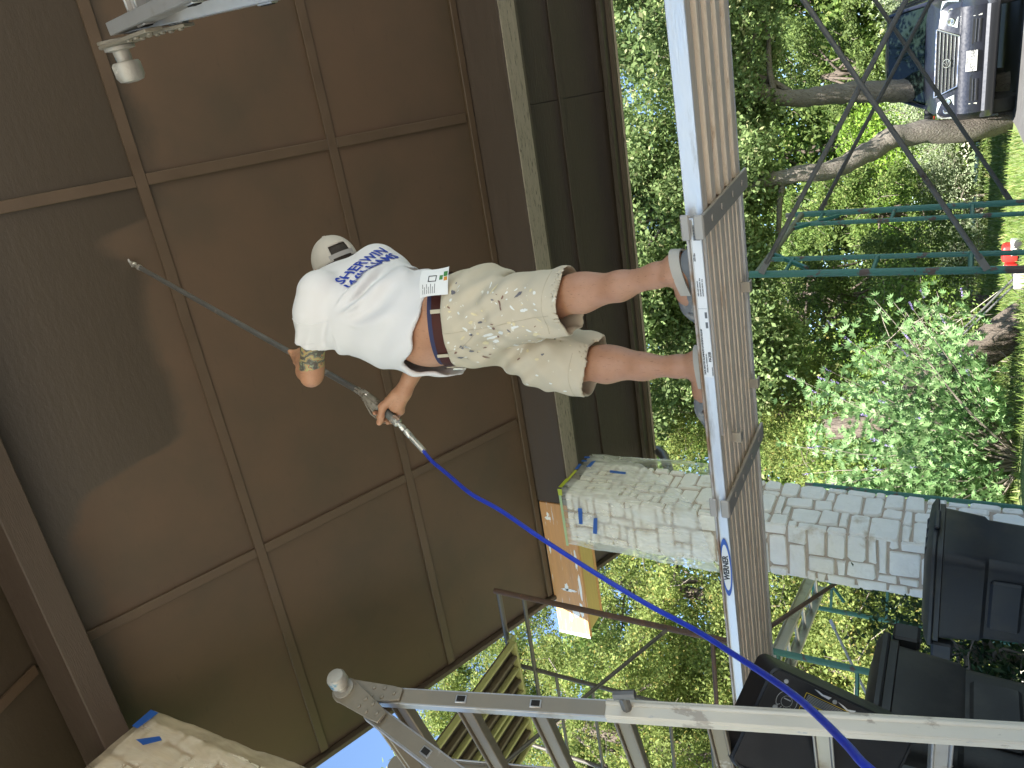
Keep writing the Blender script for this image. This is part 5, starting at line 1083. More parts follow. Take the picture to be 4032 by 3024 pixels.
# paper sheet sticking out of the back pocket
pa = thing('paper_label', 'white printed paper tucked in the back pocket of the khaki shorts', 'paper', (-.55, 1.98, 2.18))
p0 = V(-.592, 1.905, 2.245); px_ = nrm(V(.75, .62, .16)); pz_ = nrm(V(.10, .06, -1)); pn = np.cross(px_, pz_)
pn = pn if pn[1] < 0 else -pn
mb = MB(); vs = []; NU, NVv = 8, 8
for i in range(NU+1):
    for j in range(NVv+1): vs.append(p0+px_*(.095*i/NU)+pz_*(.105*j/NVv)+pn*(.006*math.sin(i/NU*3.1)+.004*math.sin(j/NVv*4+i*.3)))
mb.add(vs, [(i*(NVv+1)+j, i*(NVv+1)+j+1, (i+1)*(NVv+1)+j+1, (i+1)*(NVv+1)+j) for i in range(NU) for j in range(NVv)])
build('sheet', mb, mwhite, pa, ang=180)
def pm(u0, u1, v0, v1, m, name):
    mb = MB(); pts = []
    def q(u, v): return p0+px_*(.095*u)+pz_*(.105*v)+pn*(.006*math.sin(u*3.1)+.004*math.sin(v*4+u*8*.3)+.0008)
    mb.add([q(u0, v0), q(u1, v0), q(u1, v1), q(u0, v1)], [(0, 1, 2, 3)]); build(name, mb, m, pa)
for a in range(7): pm(.08, .08+.34*(1-.3*(a % 2)), .12+a*.07, .14+a*.07, mgrey, 'print_line')
for u0, u1, v0, v1 in ((.50, .74, .30, .33), (.50, .74, .55, .58), (.50, .53, .33, .55), (.71, .74, .33, .55)): pm(u0, u1, v0, v1, mblack, 'print_frame')
pm(.55, .72, .68, .80, mat('print_green', (.06, .22, .06, 1), .6, bump=0), 'print_logo'); pm(.50, .64, .84, .97, mat('print_orange', (.60, .25, .04, 1), .6, bump=0), 'print_logo'); pm(.66, .84, .82, .97, MATS['print_green'], 'print_logo')
# ================================================================ the car
mcar = mat('car_paint', (.013, .015, .024, 1), .35, metal=.1, var=.1, vs=30, col3=(.20, .19, .17, 1), c3s=90, c3t=.74, c2w=.02, bump=.02, coat=.25)
mcarl = mat('car_lower_paint', (.05, .052, .06, 1), .4, metal=.2, var=.1, vs=20, col3=(.36, .34, .30, 1), c3s=80, c3t=.70, c2w=.03, bump=.02, coat=.4)
mchrome = mat('chrome', (.62, .62, .63, 1), .15, metal=.95, var=.05, bump=0)
mgrb = mat('grille_black', (.012, .012, .013, 1), .5, bump=0)
mglass = mat('car_glass', (.008, .014, .012, 1), .04, var=.02, bump=0, spec=.35, coat=0.)
mlens = mat('headlight_lens', (.52, .56, .55, 1), .12, metal=.25, var=.35, vs=22, bump=.5, bs=30, coat=1.)
mtyre = mat('tyre_rubber', (.022, .021, .020, 1), .8, var=.2, bump=.4, bs=60)
mfog = mat('fog_lens', (.50, .50, .44, 1), .3, var=.12, vs=20, bump=.1)
mplate = mat('plate_white', (.36, .36, .34, 1), .5, bump=0)
CB = V(-.80, 14.86, .03)       # front centre of the car on the ground
car = thing('parked_car', 'dark grey off-road car facing the camera behind the scaffold braces', 'car', tuple(CB))
cyaw = math.radians(-4); CX_ = V(math.cos(cyaw), math.sin(cyaw), 0); CY_ = V(-math.sin(cyaw), math.cos(cyaw), 0)
def cp(x, y, z): return CB+CX_*x+CY_*y+V(0, 0, z*1.15)      # y back along the car
def cring(y, pts): return [cp(x, y, z) for x, z in pts]+[cp(-x, y, z) for x, z in pts[::-1] if abs(x) > 1e-6]
def prof(w, zb, zt, sh): return [(0, zb), (w*.80, zb), (w*.97, zb+.10), (w, (zb+sh)/2), (w*.985, sh-.04), (w*.90, zt-.035), (w*.62, zt-.004), (0, zt)]
mb = MB(); mb.loft([cring(y, prof(w, zb, zt, sh)) for y, w, zb, zt, sh in ((.10, .80, .55, .99, .92), (.16, .86, .42, 1.08, .98), (.35, .91, .36, 1.14, 1.03), (.75, .935, .34, 1.205, 1.09), (1.30, .94, .34, 1.275, 1.14), (1.6, .94, .34, 1.27, 1.16), (3.4, .94, .34, 1.24, 1.16), (4.4, .93, .36, 1.2, 1.12), (4.68, .88, .5, 1.1, 1.0))]); build('body', mb, mcar, car, ang=30)
# bumper
mb = MB(); mb.loft([[cp(x, y, z) for z, y in ((.44, .10), (.50, .02), (.62, -.03), (.74, -.03), (.80, .02), (.82, .12), (.60, .3), (.44, .3))] if abs(x) < .8 else [cp(x, y+.16, z) for z, y in ((.44, .10), (.50, .04), (.62, 0), (.74, 0), (.80, .03), (.82, .10), (.60, .25), (.44, .25))] for x in (-.92, -.79, -.4, 0, .4, .79, .92)]); bum = build('bumper', mb, mcar, car, ang=40)
mb = MB(); mb.loft([[cp(x, y+(.12 if abs(x) > .8 else 0), z) for z, y in ((.36, .16), (.40, .05), (.47, .00), (.52, .02), (.52, .2), (.36, .25))] for x in (-.90, -.78, 0, .78, .90)]); build('lower_bumper', mb, mcarl, car, ang=40)
for s in (-1, 1):
    mb = MB(); mb.hexa([cp(s*.30, -.012, .575), cp(s*.30, .05, .575), cp(s*.60, .06, .565), cp(s*.60, -.010, .565), cp(s*.24, -.036, .665), cp(s*.24, .05, .665), cp(s*.60, .06, .66), cp(s*.60, -.034, .66)]); build('bumper_intake', mb, mgrb, bum)
    for k in range(2): mb = MB(); mb.beam(cp(s*.27, -.040, .595+.035*k), cp(s*.60, -.038, .59+.035*k), .006, .008); build('intake_bar', mb, mcarl, bum)
    mb = MB(); mb.hexa([cp(s*.64, -.020, .56), cp(s*.64, .05, .56), cp(s*.86, .14, .565), cp(s*.86, .10, .565), cp(s*.64, -.038, .665), cp(s*.64, .05, .665), cp(s*.86, .14, .665), cp(s*.86, .085, .665)]); build('fog_lamp', mb, mfog, car, bevel=.006)
    # headlights wrap round the corner
    mb = MB(); lo = [cp(s*.50, .085, .845), cp(s*.72, .105, .84), cp(s*.895, .24, .85), cp(s*.86, .30, .86)]; hi = [cp(s*.60, .115, 1.045), cp(s*.76, .16, 1.06), cp(s*.895, .36, 1.045), cp(s*.86, .40, 1.04)]
    mb.add(lo+hi+[cp(s*.55, .3, .95), cp(s*.8, .45, .95)], [(0, 1, 5, 4), (1, 2, 6, 5), (2, 3, 7, 6), (4, 5, 6, 7), (0, 1, 2, 3)]); hl = build('headlight', mb, mlens, car, ang=25)
    for x, y, r in ((.60, .075, .055), (.74, .10, .05)): mb = MB(); mb.lathe(cp(s*x, y+.02, .93), -CY_, [(0, r), (.012, r), (.014, r*.8), (.006, r*.35)], 18); build('lamp', mb, mchrome, hl)
    mb = MB(); mb.box(cp(s*1.00, 1.45, 1.20), (.19, .10, .14), (CX_, CY_, UP)); mir = build('mirror', mb, mgrb, car, bevel=.03, seg=2)
    mb = MB(); mb.box(cp(s*1.06, 1.415, 1.12), (.06, .03, .03), (CX_, CY_, UP)); build('marker_lens', mb, mat('marker_red', (.5, .05, .02, 1), .3, bump=0), mir, bevel=.006)
    for yy in (.92, 3.72):
        mb = MB(); mb.lathe(cp(s*.70, yy, .385), CX_*s, [(0, .30), (.02, .375), (.05, .385), (.20, .385), (.23, .37), (.24, .26), (.235, .12), (.24, .05)], 28); wh = build('wheel', mb, mtyre, car, ang=40)
        mb = MB(); mb.lathe(cp(s*.935, yy, .385), CX_*s, [(0, .25), (.008, .24), (-.01, .2), (.004, .06), (.006, .02)], 24); build('rim', mb, mchrome, wh)
    mb = MB(); mb.loft([[cp(s*(.93+d_), .92+R_*math.cos(t_), .385+R_*math.sin(t_)) for R_, d_ in ((.40, 0), (.47, 0), (.47, .03), (.40, .03))] for t_ in np.linspace(-.2, math.pi+.2, 14)]); build('wheel_arch', mb, mcarl, car)
# grille
def gw(z): return .375+(z-.82)*.48
mb = MB(); mb.prism([cp(-gw(.82), .075, .82), cp(gw(.82), .075, .82), cp(gw(1.085), .11, 1.085), cp(-gw(1.085), .11, 1.085)], CY_*.03); gr_ = build('grille', mb, mgrb, car)
fr = [(-gw(.815)-.0, .815), (gw(.815), .815), (gw(1.09)+.01, 1.09), (-gw(1.09)-.01, 1.09)]
for (x0, z0), (x1, z1) in zip(fr, fr[1:]+fr[:1]): mb = MB(); mb.tube([cp(x0, .066+(z0-.82)*.12, z0), cp(x1, .066+(z1-.82)*.12, z1)], .013, 8); build('grille_surround', mb, mchrome, gr_)
for k in range(5):
    z = .865+k*.045; w = gw(z)-.015; mb = MB(); mb.beam(cp(-w, .062+(z-.82)*.12, z), cp(w, .062+(z-.82)*.12, z), .02, .013); build('grille_bar', mb, mchrome, gr_, bevel=.003)
mb = MB(); mb.loft([[cp(.068*math.cos(t)*q, .035, .955+.05*math.sin(t)*q) if k == 0 else cp(.068*math.cos(t)*q, .05, .955+.05*math.sin(t)*q) for t in np.linspace(0, 2*math.pi, 28, endpoint=False)] for q, k in ((1, 1), (1, 0), (.82, 0), (.82, 1))], cap=False, closed=True); build('emblem_ring', mb, mchrome, gr_)
mb = MB(); mb.tube([cp(.012, .04, .99), cp(-.03, .04, .94), cp(.045, .04, .932)], .007, 6); build('emblem_mark', mb, mchrome, gr_)
# licence plate
mb = MB(); mb.box(cp(0, -.052, .655), (.305, .012, .152), (CX_, CY_, UP)); pt_ = build('license_plate', mb, mplate, car, bevel=.003)
text('plate_text', 'HST·1366', cp(0, -.0595, .640), CX_, (0, 0, 1), .083, mblack, pt_, bold=.001); text('plate_text', 'TEXAS', cp(0, -.0595, .705), CX_, (0, 0, 1), .034, mblack, pt_, bold=.0005)
# greenhouse
def crow(y, wb_, zb, wt, zt): return [cp(-wb_, y[0], zb), cp(wb_, y[0], zb), cp(wt, y[1], zt), cp(-wt, y[1], zt)]
mb = MB(); mb.add([cp(-.80, 1.36, 1.255), cp(-.4, 1.28, 1.278), cp(.4, 1.28, 1.278), cp(.80, 1.36, 1.255), cp(.66, 2.04, 1.80), cp(.33, 1.98, 1.815), cp(-.33, 1.98, 1.815), cp(-.66, 2.04, 1.80)], [(0, 1, 6, 7), (1, 2, 5, 6), (2, 3, 4, 5)]); build('windscreen', mb, mglass, car, ang=60)
mb = MB(); mb.loft([cring(y, [(0, zt-.05), (w, zt-.06), (w*1.02, zt-.03), (w*.94, zt), (0, zt+.02)]) for y, w, zt in ((2.00, .66, 1.83), (2.2, .69, 1.865), (3.2, .70, 1.875), (4.3, .68, 1.85), (4.45, .6, 1.80))]); build('roof', mb, mcar, car, ang=40)
for s in (-1, 1):
    mb = MB(); mb.tube([cp(s*.86, 1.22, 1.19), cp(s*.78, 1.66, 1.53), cp(s*.69, 2.06, 1.81)], [.035, .03, .03], 8); build('windscreen_pillar', mb, mcar, car)
    mb = MB(); mb.add([cp(s*.87, 1.5, 1.21), cp(s*.87, 4.3, 1.21), cp(s*.70, 4.2, 1.80), cp(s*.70, 2.15, 1.80)], [(0, 1, 2, 3)]); build('side_window', mb, mglass, car)
    for yb in (2.75, 3.7): mb = MB(); mb.beam(cp(s*.885, yb, 1.2), cp(s*.71, yb, 1.82), .10, .03, up=CX_); build('door_pillar', mb, mcar, car)
    mb = MB(); mb.tube([cp(s*.55, 2.1, 1.90), cp(s*.57, 2.4, 1.945), cp(s*.57, 4.0, 1.945), cp(s*.55, 4.25, 1.89)], .018, 8); build('roof_rail', mb, mchrome, car)
mb = MB(); mb.add([cp(-.75, 4.55, 1.2), cp(.75, 4.55, 1.2), cp(.6, 4.42, 1.8), cp(-.6, 4.42, 1.8)], [(0, 1, 2, 3)]); build('rear_window', mb, mglass, car)
mb = MB(); mb.bb((0, 0, 0), (0, 0, 0)); mb = MB(); mb.box(cp(.12, 1.98, 1.70), (.24, .02, .07), (CX_, CY_, UP)); build('inside_mirror', mb, mlens, car, bevel=.01)
for x in (-.38, .36): mb = MB(); mb.box(cp(x, 2.45, 1.20), (.46, .14, .75), (CX_, CY_, UP)); build('front_seat', mb, mat('seat_dark', (.03, .03, .03, 1), .7), car, bevel=.05, seg=2)
mb = MB(); mb.box(cp(0, 1.72, 1.17), (1.5, .5, .10), (CX_, CY_, UP)); build('dashboard', mb, mat('seat_dark', (.03, .03, .03, 1), .7), car, bevel=.03)
# ================================================================ red mower and the folded machine arm on the lawn
mred = mat('red_plastic', (.52, .03, .025, 1), .35, var=.1, bump=.05); mgrille = mat('pale_grille', (.62, .60, .56, 1), .5, bump=.1)
mm = thing('garden_machine', 'red garden engine with pale louvred cover standing on the lawn', 'garden machine', (-3.25, 12.3, .06))
B_ = V(-3.25, 12.3, .06)
def bbx(name, x0, x1, y0, y1, z0, z1, m, bev=.02, par=None): mb = MB(); mb.bb(B_+V(x0, y0, z0), B_+V(x1, y1, z1)); return build(name, mb, m, par or mm, bevel=bev, seg=2)
bbx('engine_cover', -.12, .12, 0, .30, .02, .22, mred, .05); bbx('fuel_tank', -.26, -.14, .02, .24, .02, .17, mred, .02); bbx('tank_cap', -.23, -.17, .08, .14, .172, .19, mgrille, .008)
lv = bbx('louvre_cover', 0, .18, -.06, .24, -.02, .12, mgrille, .01)
for k in range(6): bbx('louvre', .0+.028*k, .012+.028*k, -.068, -.0605, .0, .10, mgrb, .001, lv)
bbx('base_frame', -.28, .2, .0, .3, -.03, .018, mgrb, .01)
for x in (-.24, .17): mb = MB(); mb.lathe(B_+V(x, -.07, .03), (0, -1, 0), [(0, .03), (.01, .065), (.04, .065), (.05, .03)], 18); build('wheel', mb, mtyre, mm)
ma_ = thing('machine_arm', 'grey tilted machine arm with a blue tip leaning over the lawn', 'machine', (-3.35, 11.5, .05))
a, b = V(-3.35, 11.35, .12), V(-4.08, 10.75, .86); d = nrm(b-a); s = nrm(np.cross(d, UP)); u = np.cross(s, d)
marm = mat('arm_grey', (.16, .155, .15, 1), .5, metal=.4, var=.15, bump=.2)
for o in (0, .07): mb = MB(); mb.tube([a-d*.5+u*o, b+u*o*.6], .014, 8); build('arm_tube', mb, marm, ma_)
mb = MB(); mb.box(b-d*.12+u*.03, (.26, .05, .07), (d, s, u)); build('arm_housing', mb, marm, ma_, bevel=.015)
mb = MB(); mb.box(b+d*.03-u*.04, (.025, .04, .22), (d, s, u)); build('blue_plate', mb, mat('machine_blue', (.02, .12, .50, 1), .4, bump=.05), ma_, bevel=.005)
mb = MB(); mb.hexa([b+d*.02-u*.16-s*.04, b+d*.02-u*.16+s*.04, b+d*.02+u*.04+s*.04, b+d*.02+u*.04-s*.04, b+d*.14-u*.05-s*.03, b+d*.14-u*.05+s*.03, b+d*.16+u*.03+s*.03, b+d*.16+u*.03-s*.03]); build('arm_head', mb, mat('head_green_grey', (.10, .12, .10, 1), .5, bump=.2), ma_, bevel=.01)
mb = MB(); mb.box(a+V(.03, 0, -.02), (.22, .2, .14)); build('arm_base', mb, mat('base_grey', (.32, .30, .27, 1), .6, bump=.2), ma_, bevel=.02)
mb = MB(); mb.tube([a+u*.05, b+u*.2-d*.1], .005, 6); build('cable', mb, mat('cable_pale', (.5, .46, .36, 1), .7), ma_)
# ================================================================ vegetation
def leaf_mat(name, c1, c2, c3=None, trans=.35, rough=.55):
    m = bpy.data.materials.new(name); m.use_nodes = True; nt = m.node_tree; L = nt.links.new; p = nt.nodes['Principled BSDF']; out = nt.nodes['Material Output']
    ge = nd(nt, 'ShaderNodeNewGeometry'); cr = nd(nt, 'ShaderNodeValToRGB'); L(ge.outputs['Random Per Island'], cr.inputs[0])
    e = cr.color_ramp.elements; e[0].color = c1; e[1].color = c2; e[1].position = .88
    if c3: z = e.new(.97); z.color = c3
    tc = nd(nt, 'ShaderNodeTexCoord'); n1 = nd(nt, 'ShaderNodeTexNoise', Scale=1.3, Detail=3.); L(tc.outputs['Object'], n1.inputs['Vector'])
    mr = nd(nt, 'ShaderNodeMapRange'); mr.inputs['From Min'].default_value = .3; mr.inputs['From Max'].default_value = .7; mr.inputs['To Min'].default_value = .7; mr.inputs['To Max'].default_value = 1.25; L(n1.outputs[0], mr.inputs['Value'])
    mx = nd(nt, 'ShaderNodeMix', data_type='RGBA', blend_type='MULTIPLY'); mx.inputs['Factor'].default_value = 1.; L(cr.outputs[0], mx.inputs['A']); L(mr.outputs[0], mx.inputs['B'])
    L(mx.outputs['Result'], p.inputs['Base Color']); p.inputs['Roughness'].default_value = rough; p.inputs['Specular IOR Level'].default_value = .35
    tl = nd(nt, 'ShaderNodeBsdfTranslucent'); L(mx.outputs['Result'], tl.inputs['Color']); ms = nd(nt, 'ShaderNodeMixShader'); ms.inputs['Fac'].default_value = trans
    L(p.outputs[0], ms.inputs[1]); L(tl.outputs[0], ms.inputs[2]); L(ms.outputs[0], out.inputs['Surface'])
    return m
def unit(n, rng): v = rng.normal(size=(n, 3)); return v/np.linalg.norm(v, axis=1, keepdims=True)
def leaf_quads(c, size, asp, rng, bias=None, bw=.0):
    """a diamond leaf at each centre"""
    n = len(c); u = unit(n, rng)
    if bias is not None: u = u*(1-bw)+V(bias)*bw; u /= np.linalg.norm(u, axis=1, keepdims=True)
    w = np.cross(u, unit(n, rng)); w /= np.linalg.norm(w, axis=1, keepdims=True)+1e-9
    s = (size*rng.uniform(.6, 1.25, n))[:, None]; u = u*s*.5; w = w*s*.5*asp; bend = np.cross(u, w); bend = bend/(np.linalg.norm(bend, axis=1, keepdims=True)+1e-9)*s*.08
    co = np.stack([c-u, c+w+bend, c+u, c-w+bend], 1).reshape(-1, 3); return co, np.arange(n*4).reshape(-1, 4)
def crown_pts(lobes, nclus, per, spread, rng, shell=.55, hier=0, rs=.3):
    """leaf positions: boughs spread through the lobes, tufts on each bough, leaves in each tuft"""
    lobes = [(V(c), V(r)) for c, r in lobes]; vol = np.array([r.prod() for c, r in lobes])**.67; vol /= vol.sum()
    k = rng.choice(len(lobes), nclus, p=vol); d = unit(nclus, rng); rad = (shell+(1-shell)*rng.random(nclus)**.6)
    cc = np.array([lobes[i][0] for i in k])+d*rad[:, None]*np.array([lobes[i][1] for i in k]); tc_ = cc
    if hier:
        m = np.repeat(np.arange(nclus), hier); dd = unit(len(m), rng)+d[m]*.35+V(0, 0, .30); dd /= np.linalg.norm(dd, axis=1, keepdims=True)
        R_ = rs*rng.uniform(.65, 1.3, nclus); tc_ = cc[m]+dd*R_[m][:, None]*rng.uniform(.55, 1.05, len(m))[:, None]*V(1.1, 1.1, .8)
    n2 = len(tc_); sp = spread*rng.uniform(.6, 1.3, n2); m = np.repeat(np.arange(n2), per)
    return tc_[m]+rng.normal(size=(len(m), 3))*sp[m][:, None]*V(1, 1, .75), cc
mbark = mat('oak_bark', (.17, .135, .105, 1), .95, var=.3, vs=8, stretch=(3, 3, .7), col2=(.07, .055, .045, 1), c2s=16, c2t=.56, c2w=.05, bump=1., bs=18, bd=.03)
mbarkg = mat('grey_bark', (.165, .145, .12, 1), .95, var=.3, vs=8, stretch=(3, 3, .7), col2=(.09, .07, .06, 1), c2s=16, c2t=.56, bump=1., bs=18, bd=.03)
mcbark = mat('cedar_bark', (.15, .12, .095, 1), .95, var=.3, vs=9, stretch=(5, 5, .5), col2=(.06, .045, .035, 1), c2s=9, c2t=.55, c2w=.05, bump=1., bs=14, bd=.03)
mtwig = mat('grey_twig', (.20, .17, .14, 1), .9, var=.25, bump=.2)
OAK = leaf_mat('oak_leaf', (0.110, 0.170, 0.055, 1), (0.215, 0.290, 0.105, 1), (0.390, 0.390, 0.195, 1), .45, .7)
CED = leaf_mat('cedar_leaf', (0.125, 0.170, 0.040, 1), (0.305, 0.370, 0.105, 1), (0.360, 0.300, 0.090, 1), .5, .7)
CED2 = leaf_mat('cedar_leaf_dark', (0.090, 0.145, 0.040, 1), (0.175, 0.235, 0.065, 1), None, .45, .7)
LIM = leaf_mat('lime_leaf', (0.135, 0.255, 0.030, 1), (0.275, 0.413, 0.062, 1), None, .4)
SIL = leaf_mat('silver_leaf', (0.210, 0.270, 0.150, 1), (0.375, 0.438, 0.263, 1), None, .3)
VIT = leaf_mat('vitex_leaf', (0.112, 0.225, 0.075, 1), (0.237, 0.375, 0.150, 1), (0.375, 0.450, 0.237, 1), .4)
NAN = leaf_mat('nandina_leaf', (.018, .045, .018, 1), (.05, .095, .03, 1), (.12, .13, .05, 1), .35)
MID = leaf_mat('wood_leaf', (0.095, 0.165, 0.040, 1), (0.225, 0.315, 0.075, 1), (0.360, 0.390, 0.150, 1), .5, .7)
PUR = leaf_mat('purple_flower', (.22, .16, .42, 1), (.40, .33, .62, 1), None, .2)
def bent(a, b, n, amp, rng):
    a, b = V(a), V(b); out = []; ph = rng.random(2)*6
    for i, t in enumerate(np.linspace(0, 1, n)): out.append(a*(1-t)+b*t+V(math.sin(t*5+ph[0]), math.sin(t*4+ph[1]), .3*math.sin(t*6+ph[0]))*amp*math.sin(math.pi*t))
    return out
def plant(name, label, cat, base, lobes, leafm, seed, nclus, per, spread, size, asp, barkm=None, trunk=None, tr=.15, limbs=8, group=None, bias=None, bw=0., shell=.55, twigs=0, lr=.05, hier=0, rs=.3):
    rng = np.random.default_rng(seed); base = V(base); t = thing(name, label, cat, tuple(base), group)
    pts, cc = crown_pts(lobes, nclus, per, spread, rng, shell, hier, rs); pts = pts[pts[:, 2] > base[2]+.03]
    co, q = leaf_quads(pts, size, asp, rng, bias, bw); fastmesh('crown' if barkm else 'foliage', co, q, leafm, t)
    if barkm:
        trunk = trunk or [base, base+V(.1, .1, max(1., (V(lobes[0][0])[2]-base[2])*.6))]
        tp = spline(trunk, 6); tr_ = tr*np.interp(np.linspace(0, 1, len(tp)), [0, .7, 1], [1, .62, .30]); rng2 = np.random.default_rng(seed+1)
        tp = [p+V(rng2.normal(), rng2.normal(), 0)*tr*.06 for p in tp]; mb = MB(); mb.tube(tp, list(tr_), 12); build('trunk', mb, barkm, t, ang=80)
        top = tp[-1]; tg = cc[rng.choice(len(cc), min(limbs, len(cc)), replace=False)]
        for k, g_ in enumerate(tg):
            st = tp[int(len(tp)*(.62+.37*rng.random()))-1]; mb = MB(); bp = bent(st, g_, 8, .25, rng); mb.tube(bp, list(np.linspace(lr, lr*.25, 8)), 6); build('limb', mb, barkm, t, ang=80)
        if twigs:
            mb = MB()
            for k in range(twigs):
                c = cc[rng.integers(len(cc))]; e = c+unit(1, rng)[0]*rng.uniform(.2, .6); mb.tube([c, (c+e)/2+unit(1, rng)[0]*.05, e], [.008, .006, .002], 4, cap=False)
            o = build('twigs', mb, mtwig, t); o['kind'] = 'stuff'
    return t
def ground_at(x, y): return float(gz(np.array(x), np.array(y)))
# --- live oaks over the lawn (right)
oakA = [((-.6, 14.4, 6.0), (2.6, 1.8, 1.3)), ((1.6, 15.4, 5.6), (2.2, 1.8, 1.4)), ((-.2, 15.8, 4.55), (1.5, 1.1, .62)), ((-1.6, 14.9, 4.5), (.9, .9, .5))]
plant('live_oak', 'live oak whose trunk rises behind the parked car', 'tree', (-1.45, 17.2, ground_at(0, 17.2)), oakA, OAK, 41, 230, 26, .13, .10, .58, mbarkg, [(-1.45, 17.2, .05), (-1.32, 16.75, 1.45), (-1.20, 16.3, 2.2), (-1.10, 15.8, 3.05), (-1.08, 15.5, 3.55), (-.85, 15.2, 4.2), (-.7, 14.9, 5.0)], (.235), 9, 'live oaks', twigs=120, lr=.06, hier=13, rs=.40)
oakB = [((-3.0, 13.4, 5.9), (1.9, 1.6, 1.3)), ((-5.0, 12.9, 6.0), (1.9, 1.5, 1.4)), ((-2.6, 13.8, 4.3), (1.1, 1., .65)), ((-4.1, 13.2, 4.45), (1.3, 1., .85)), ((-5.2, 13.2, 3.9), (.9, .9, .7))]
plant('live_oak', 'live oak with a curved grey trunk standing left of the parked car', 'tree', (-1.86, 16.05, ground_at(0, 16.05)), oakB, OAK, 42, 270, 26, .13, .10, .58, mbarkg, [(-1.83, 16.2, .05), (-1.93, 15.65, .72), (-1.84, 15.05, 1.73), (-2.0, 14.68, 2.19), (-2.2, 14.25, 2.72), (-2.19, 13.92, 3.25), (-2.3, 13.7, 3.9), (-2.7, 13.5, 4.8)], (.225), 9, 'live oaks', twigs=120, lr=.055, hier=13, rs=.40)
# --- cedars on the left and in the middle
rngc = random.Random(9)
def cedar(label, x, y, h, w, seed, m=CED, n=420, z0=.4, group='cedars around the house', size=.058, trunk=None, per=26, tr=.15):
    g0 = ground_at(x, y); lob = []; k = max(4, int(h/1.1)); rr_ = random.Random(seed)
    for i in range(k):
        t_ = (i+.5)/k; lob.append(((x+rr_.uniform(-.25, .25)*w, y+rr_.uniform(-.25, .25)*w, g0+z0+(h-z0)*t_), (w*(1.02-.62*t_)*rr_.uniform(.8, 1.1), w*(1.02-.62*t_)*rr_.uniform(.8, 1.1), (h-z0)/k*.75)))
    return plant('cedar', label, 'tree', (x, y, g0), lob, m, seed, int(n*(.42 if size < .07 else .25)), 38 if size < .07 else 22, .080 if size < .07 else .10, size*.92 if size < .07 else size*1.1, .5, mcbark, trunk or [(x, y, g0), (x+.1, y, g0+h*.4), (x-.05, y+.05, g0+h*.8)], tr, 12, group, (0, 0, 1), .22, .45, twigs=140, lr=.04, hier=14, rs=.30)
cedar('tall yellow-green cedar behind the rusty scaffold, nearest its deck', -8.9, 7.4, 8.6, 1.75, 51, n=560, z0=2.2)
cedar('broad cedar beyond the rusty scaffold at the left edge', -11.3, 8.6, 8.2, 2.0, 52, n=560, z0=1.2)
cedar('ragged cedar with bare limbs just left of the stone pillar', -7.9, 9.6, 7.4, 1.5, 53, n=330, z0=1.5, m=CED)
cedar('bushy cedar behind the green scaffold frame, left of the pillar', -7.4, 8.2, 3.4, 1.35, 54, n=420, z0=.5)
cedar('cedar showing between the painter’s legs and the pillar', -6.9, 14.2, 7.6, 1.7, 55, n=440, z0=2.4, m=CED)
cedar('dark cedar behind the leaning trunk in the middle', -5.6, 17.5, 5.6, 1.7, 56, m=CED2, n=360, z0=.6, size=.075)
cedar('olive cedar beyond the lawn between the two green scaffold legs', -4.6, 21.5, 4.6, 1.6, 57, m=MID, n=300, z0=.8, size=.08)
cedar('far cedar behind the live oaks above the car', -1.2, 24.5, 5.4, 2.2, 58, m=CED2, n=330, z0=.4, size=.09)
cedar('pale cedar at the far right beyond the car', 2.4, 23.0, 5.2, 2.3, 59, m=CED, n=330, z0=.3, size=.09)
# leaning old trunk
lt = thing('leaning_trunk', 'thick leaning cedar trunk with peeling bark at the bottom centre', 'tree', (-4.0, 12.0, .03))
rl = np.random.default_rng(3); tp = spline([(-3.75, 12.3, -.45), (-4.1, 11.9, .02), (-4.45, 11.4, .58), (-4.72, 10.95, 1.10), (-5.1, 10.6, 1.6), (-5.3, 10.6, 2.3)], 8)
mb = MB(); rings = []
for i, p in enumerate(tp):
    d = nrm(tp[min(i+1, len(tp)-1)]-tp[max(i-1, 0)]); x = nrm(np.cross(d, V(0, 0, 1))); y = np.cross(x, d); R_ = .29*(1-.55*i/len(tp)); rings.append([p+(x*math.cos(a)+y*math.sin(a))*R_*(1+.10*math.sin(a*5+i*.25)+.06*math.sin(a*11+i*.1)) for a in np.linspace(0, 2*math.pi, 28, endpoint=False)])
mb.loft(rings); build('trunk', mb, mcbark, lt, ang=80)
for k in range(22):
    st = tp[rl.integers(4, len(tp)-4)]; e = st+V(rl.normal()*.25, -.25-.2*rl.random(), rl.normal()*.25); mb = MB(); mb.tube(bent(st, e, 6, .06, rl), list(np.linspace(.008, .002, 6)), 5); build('twig', mb, mtwig, lt)
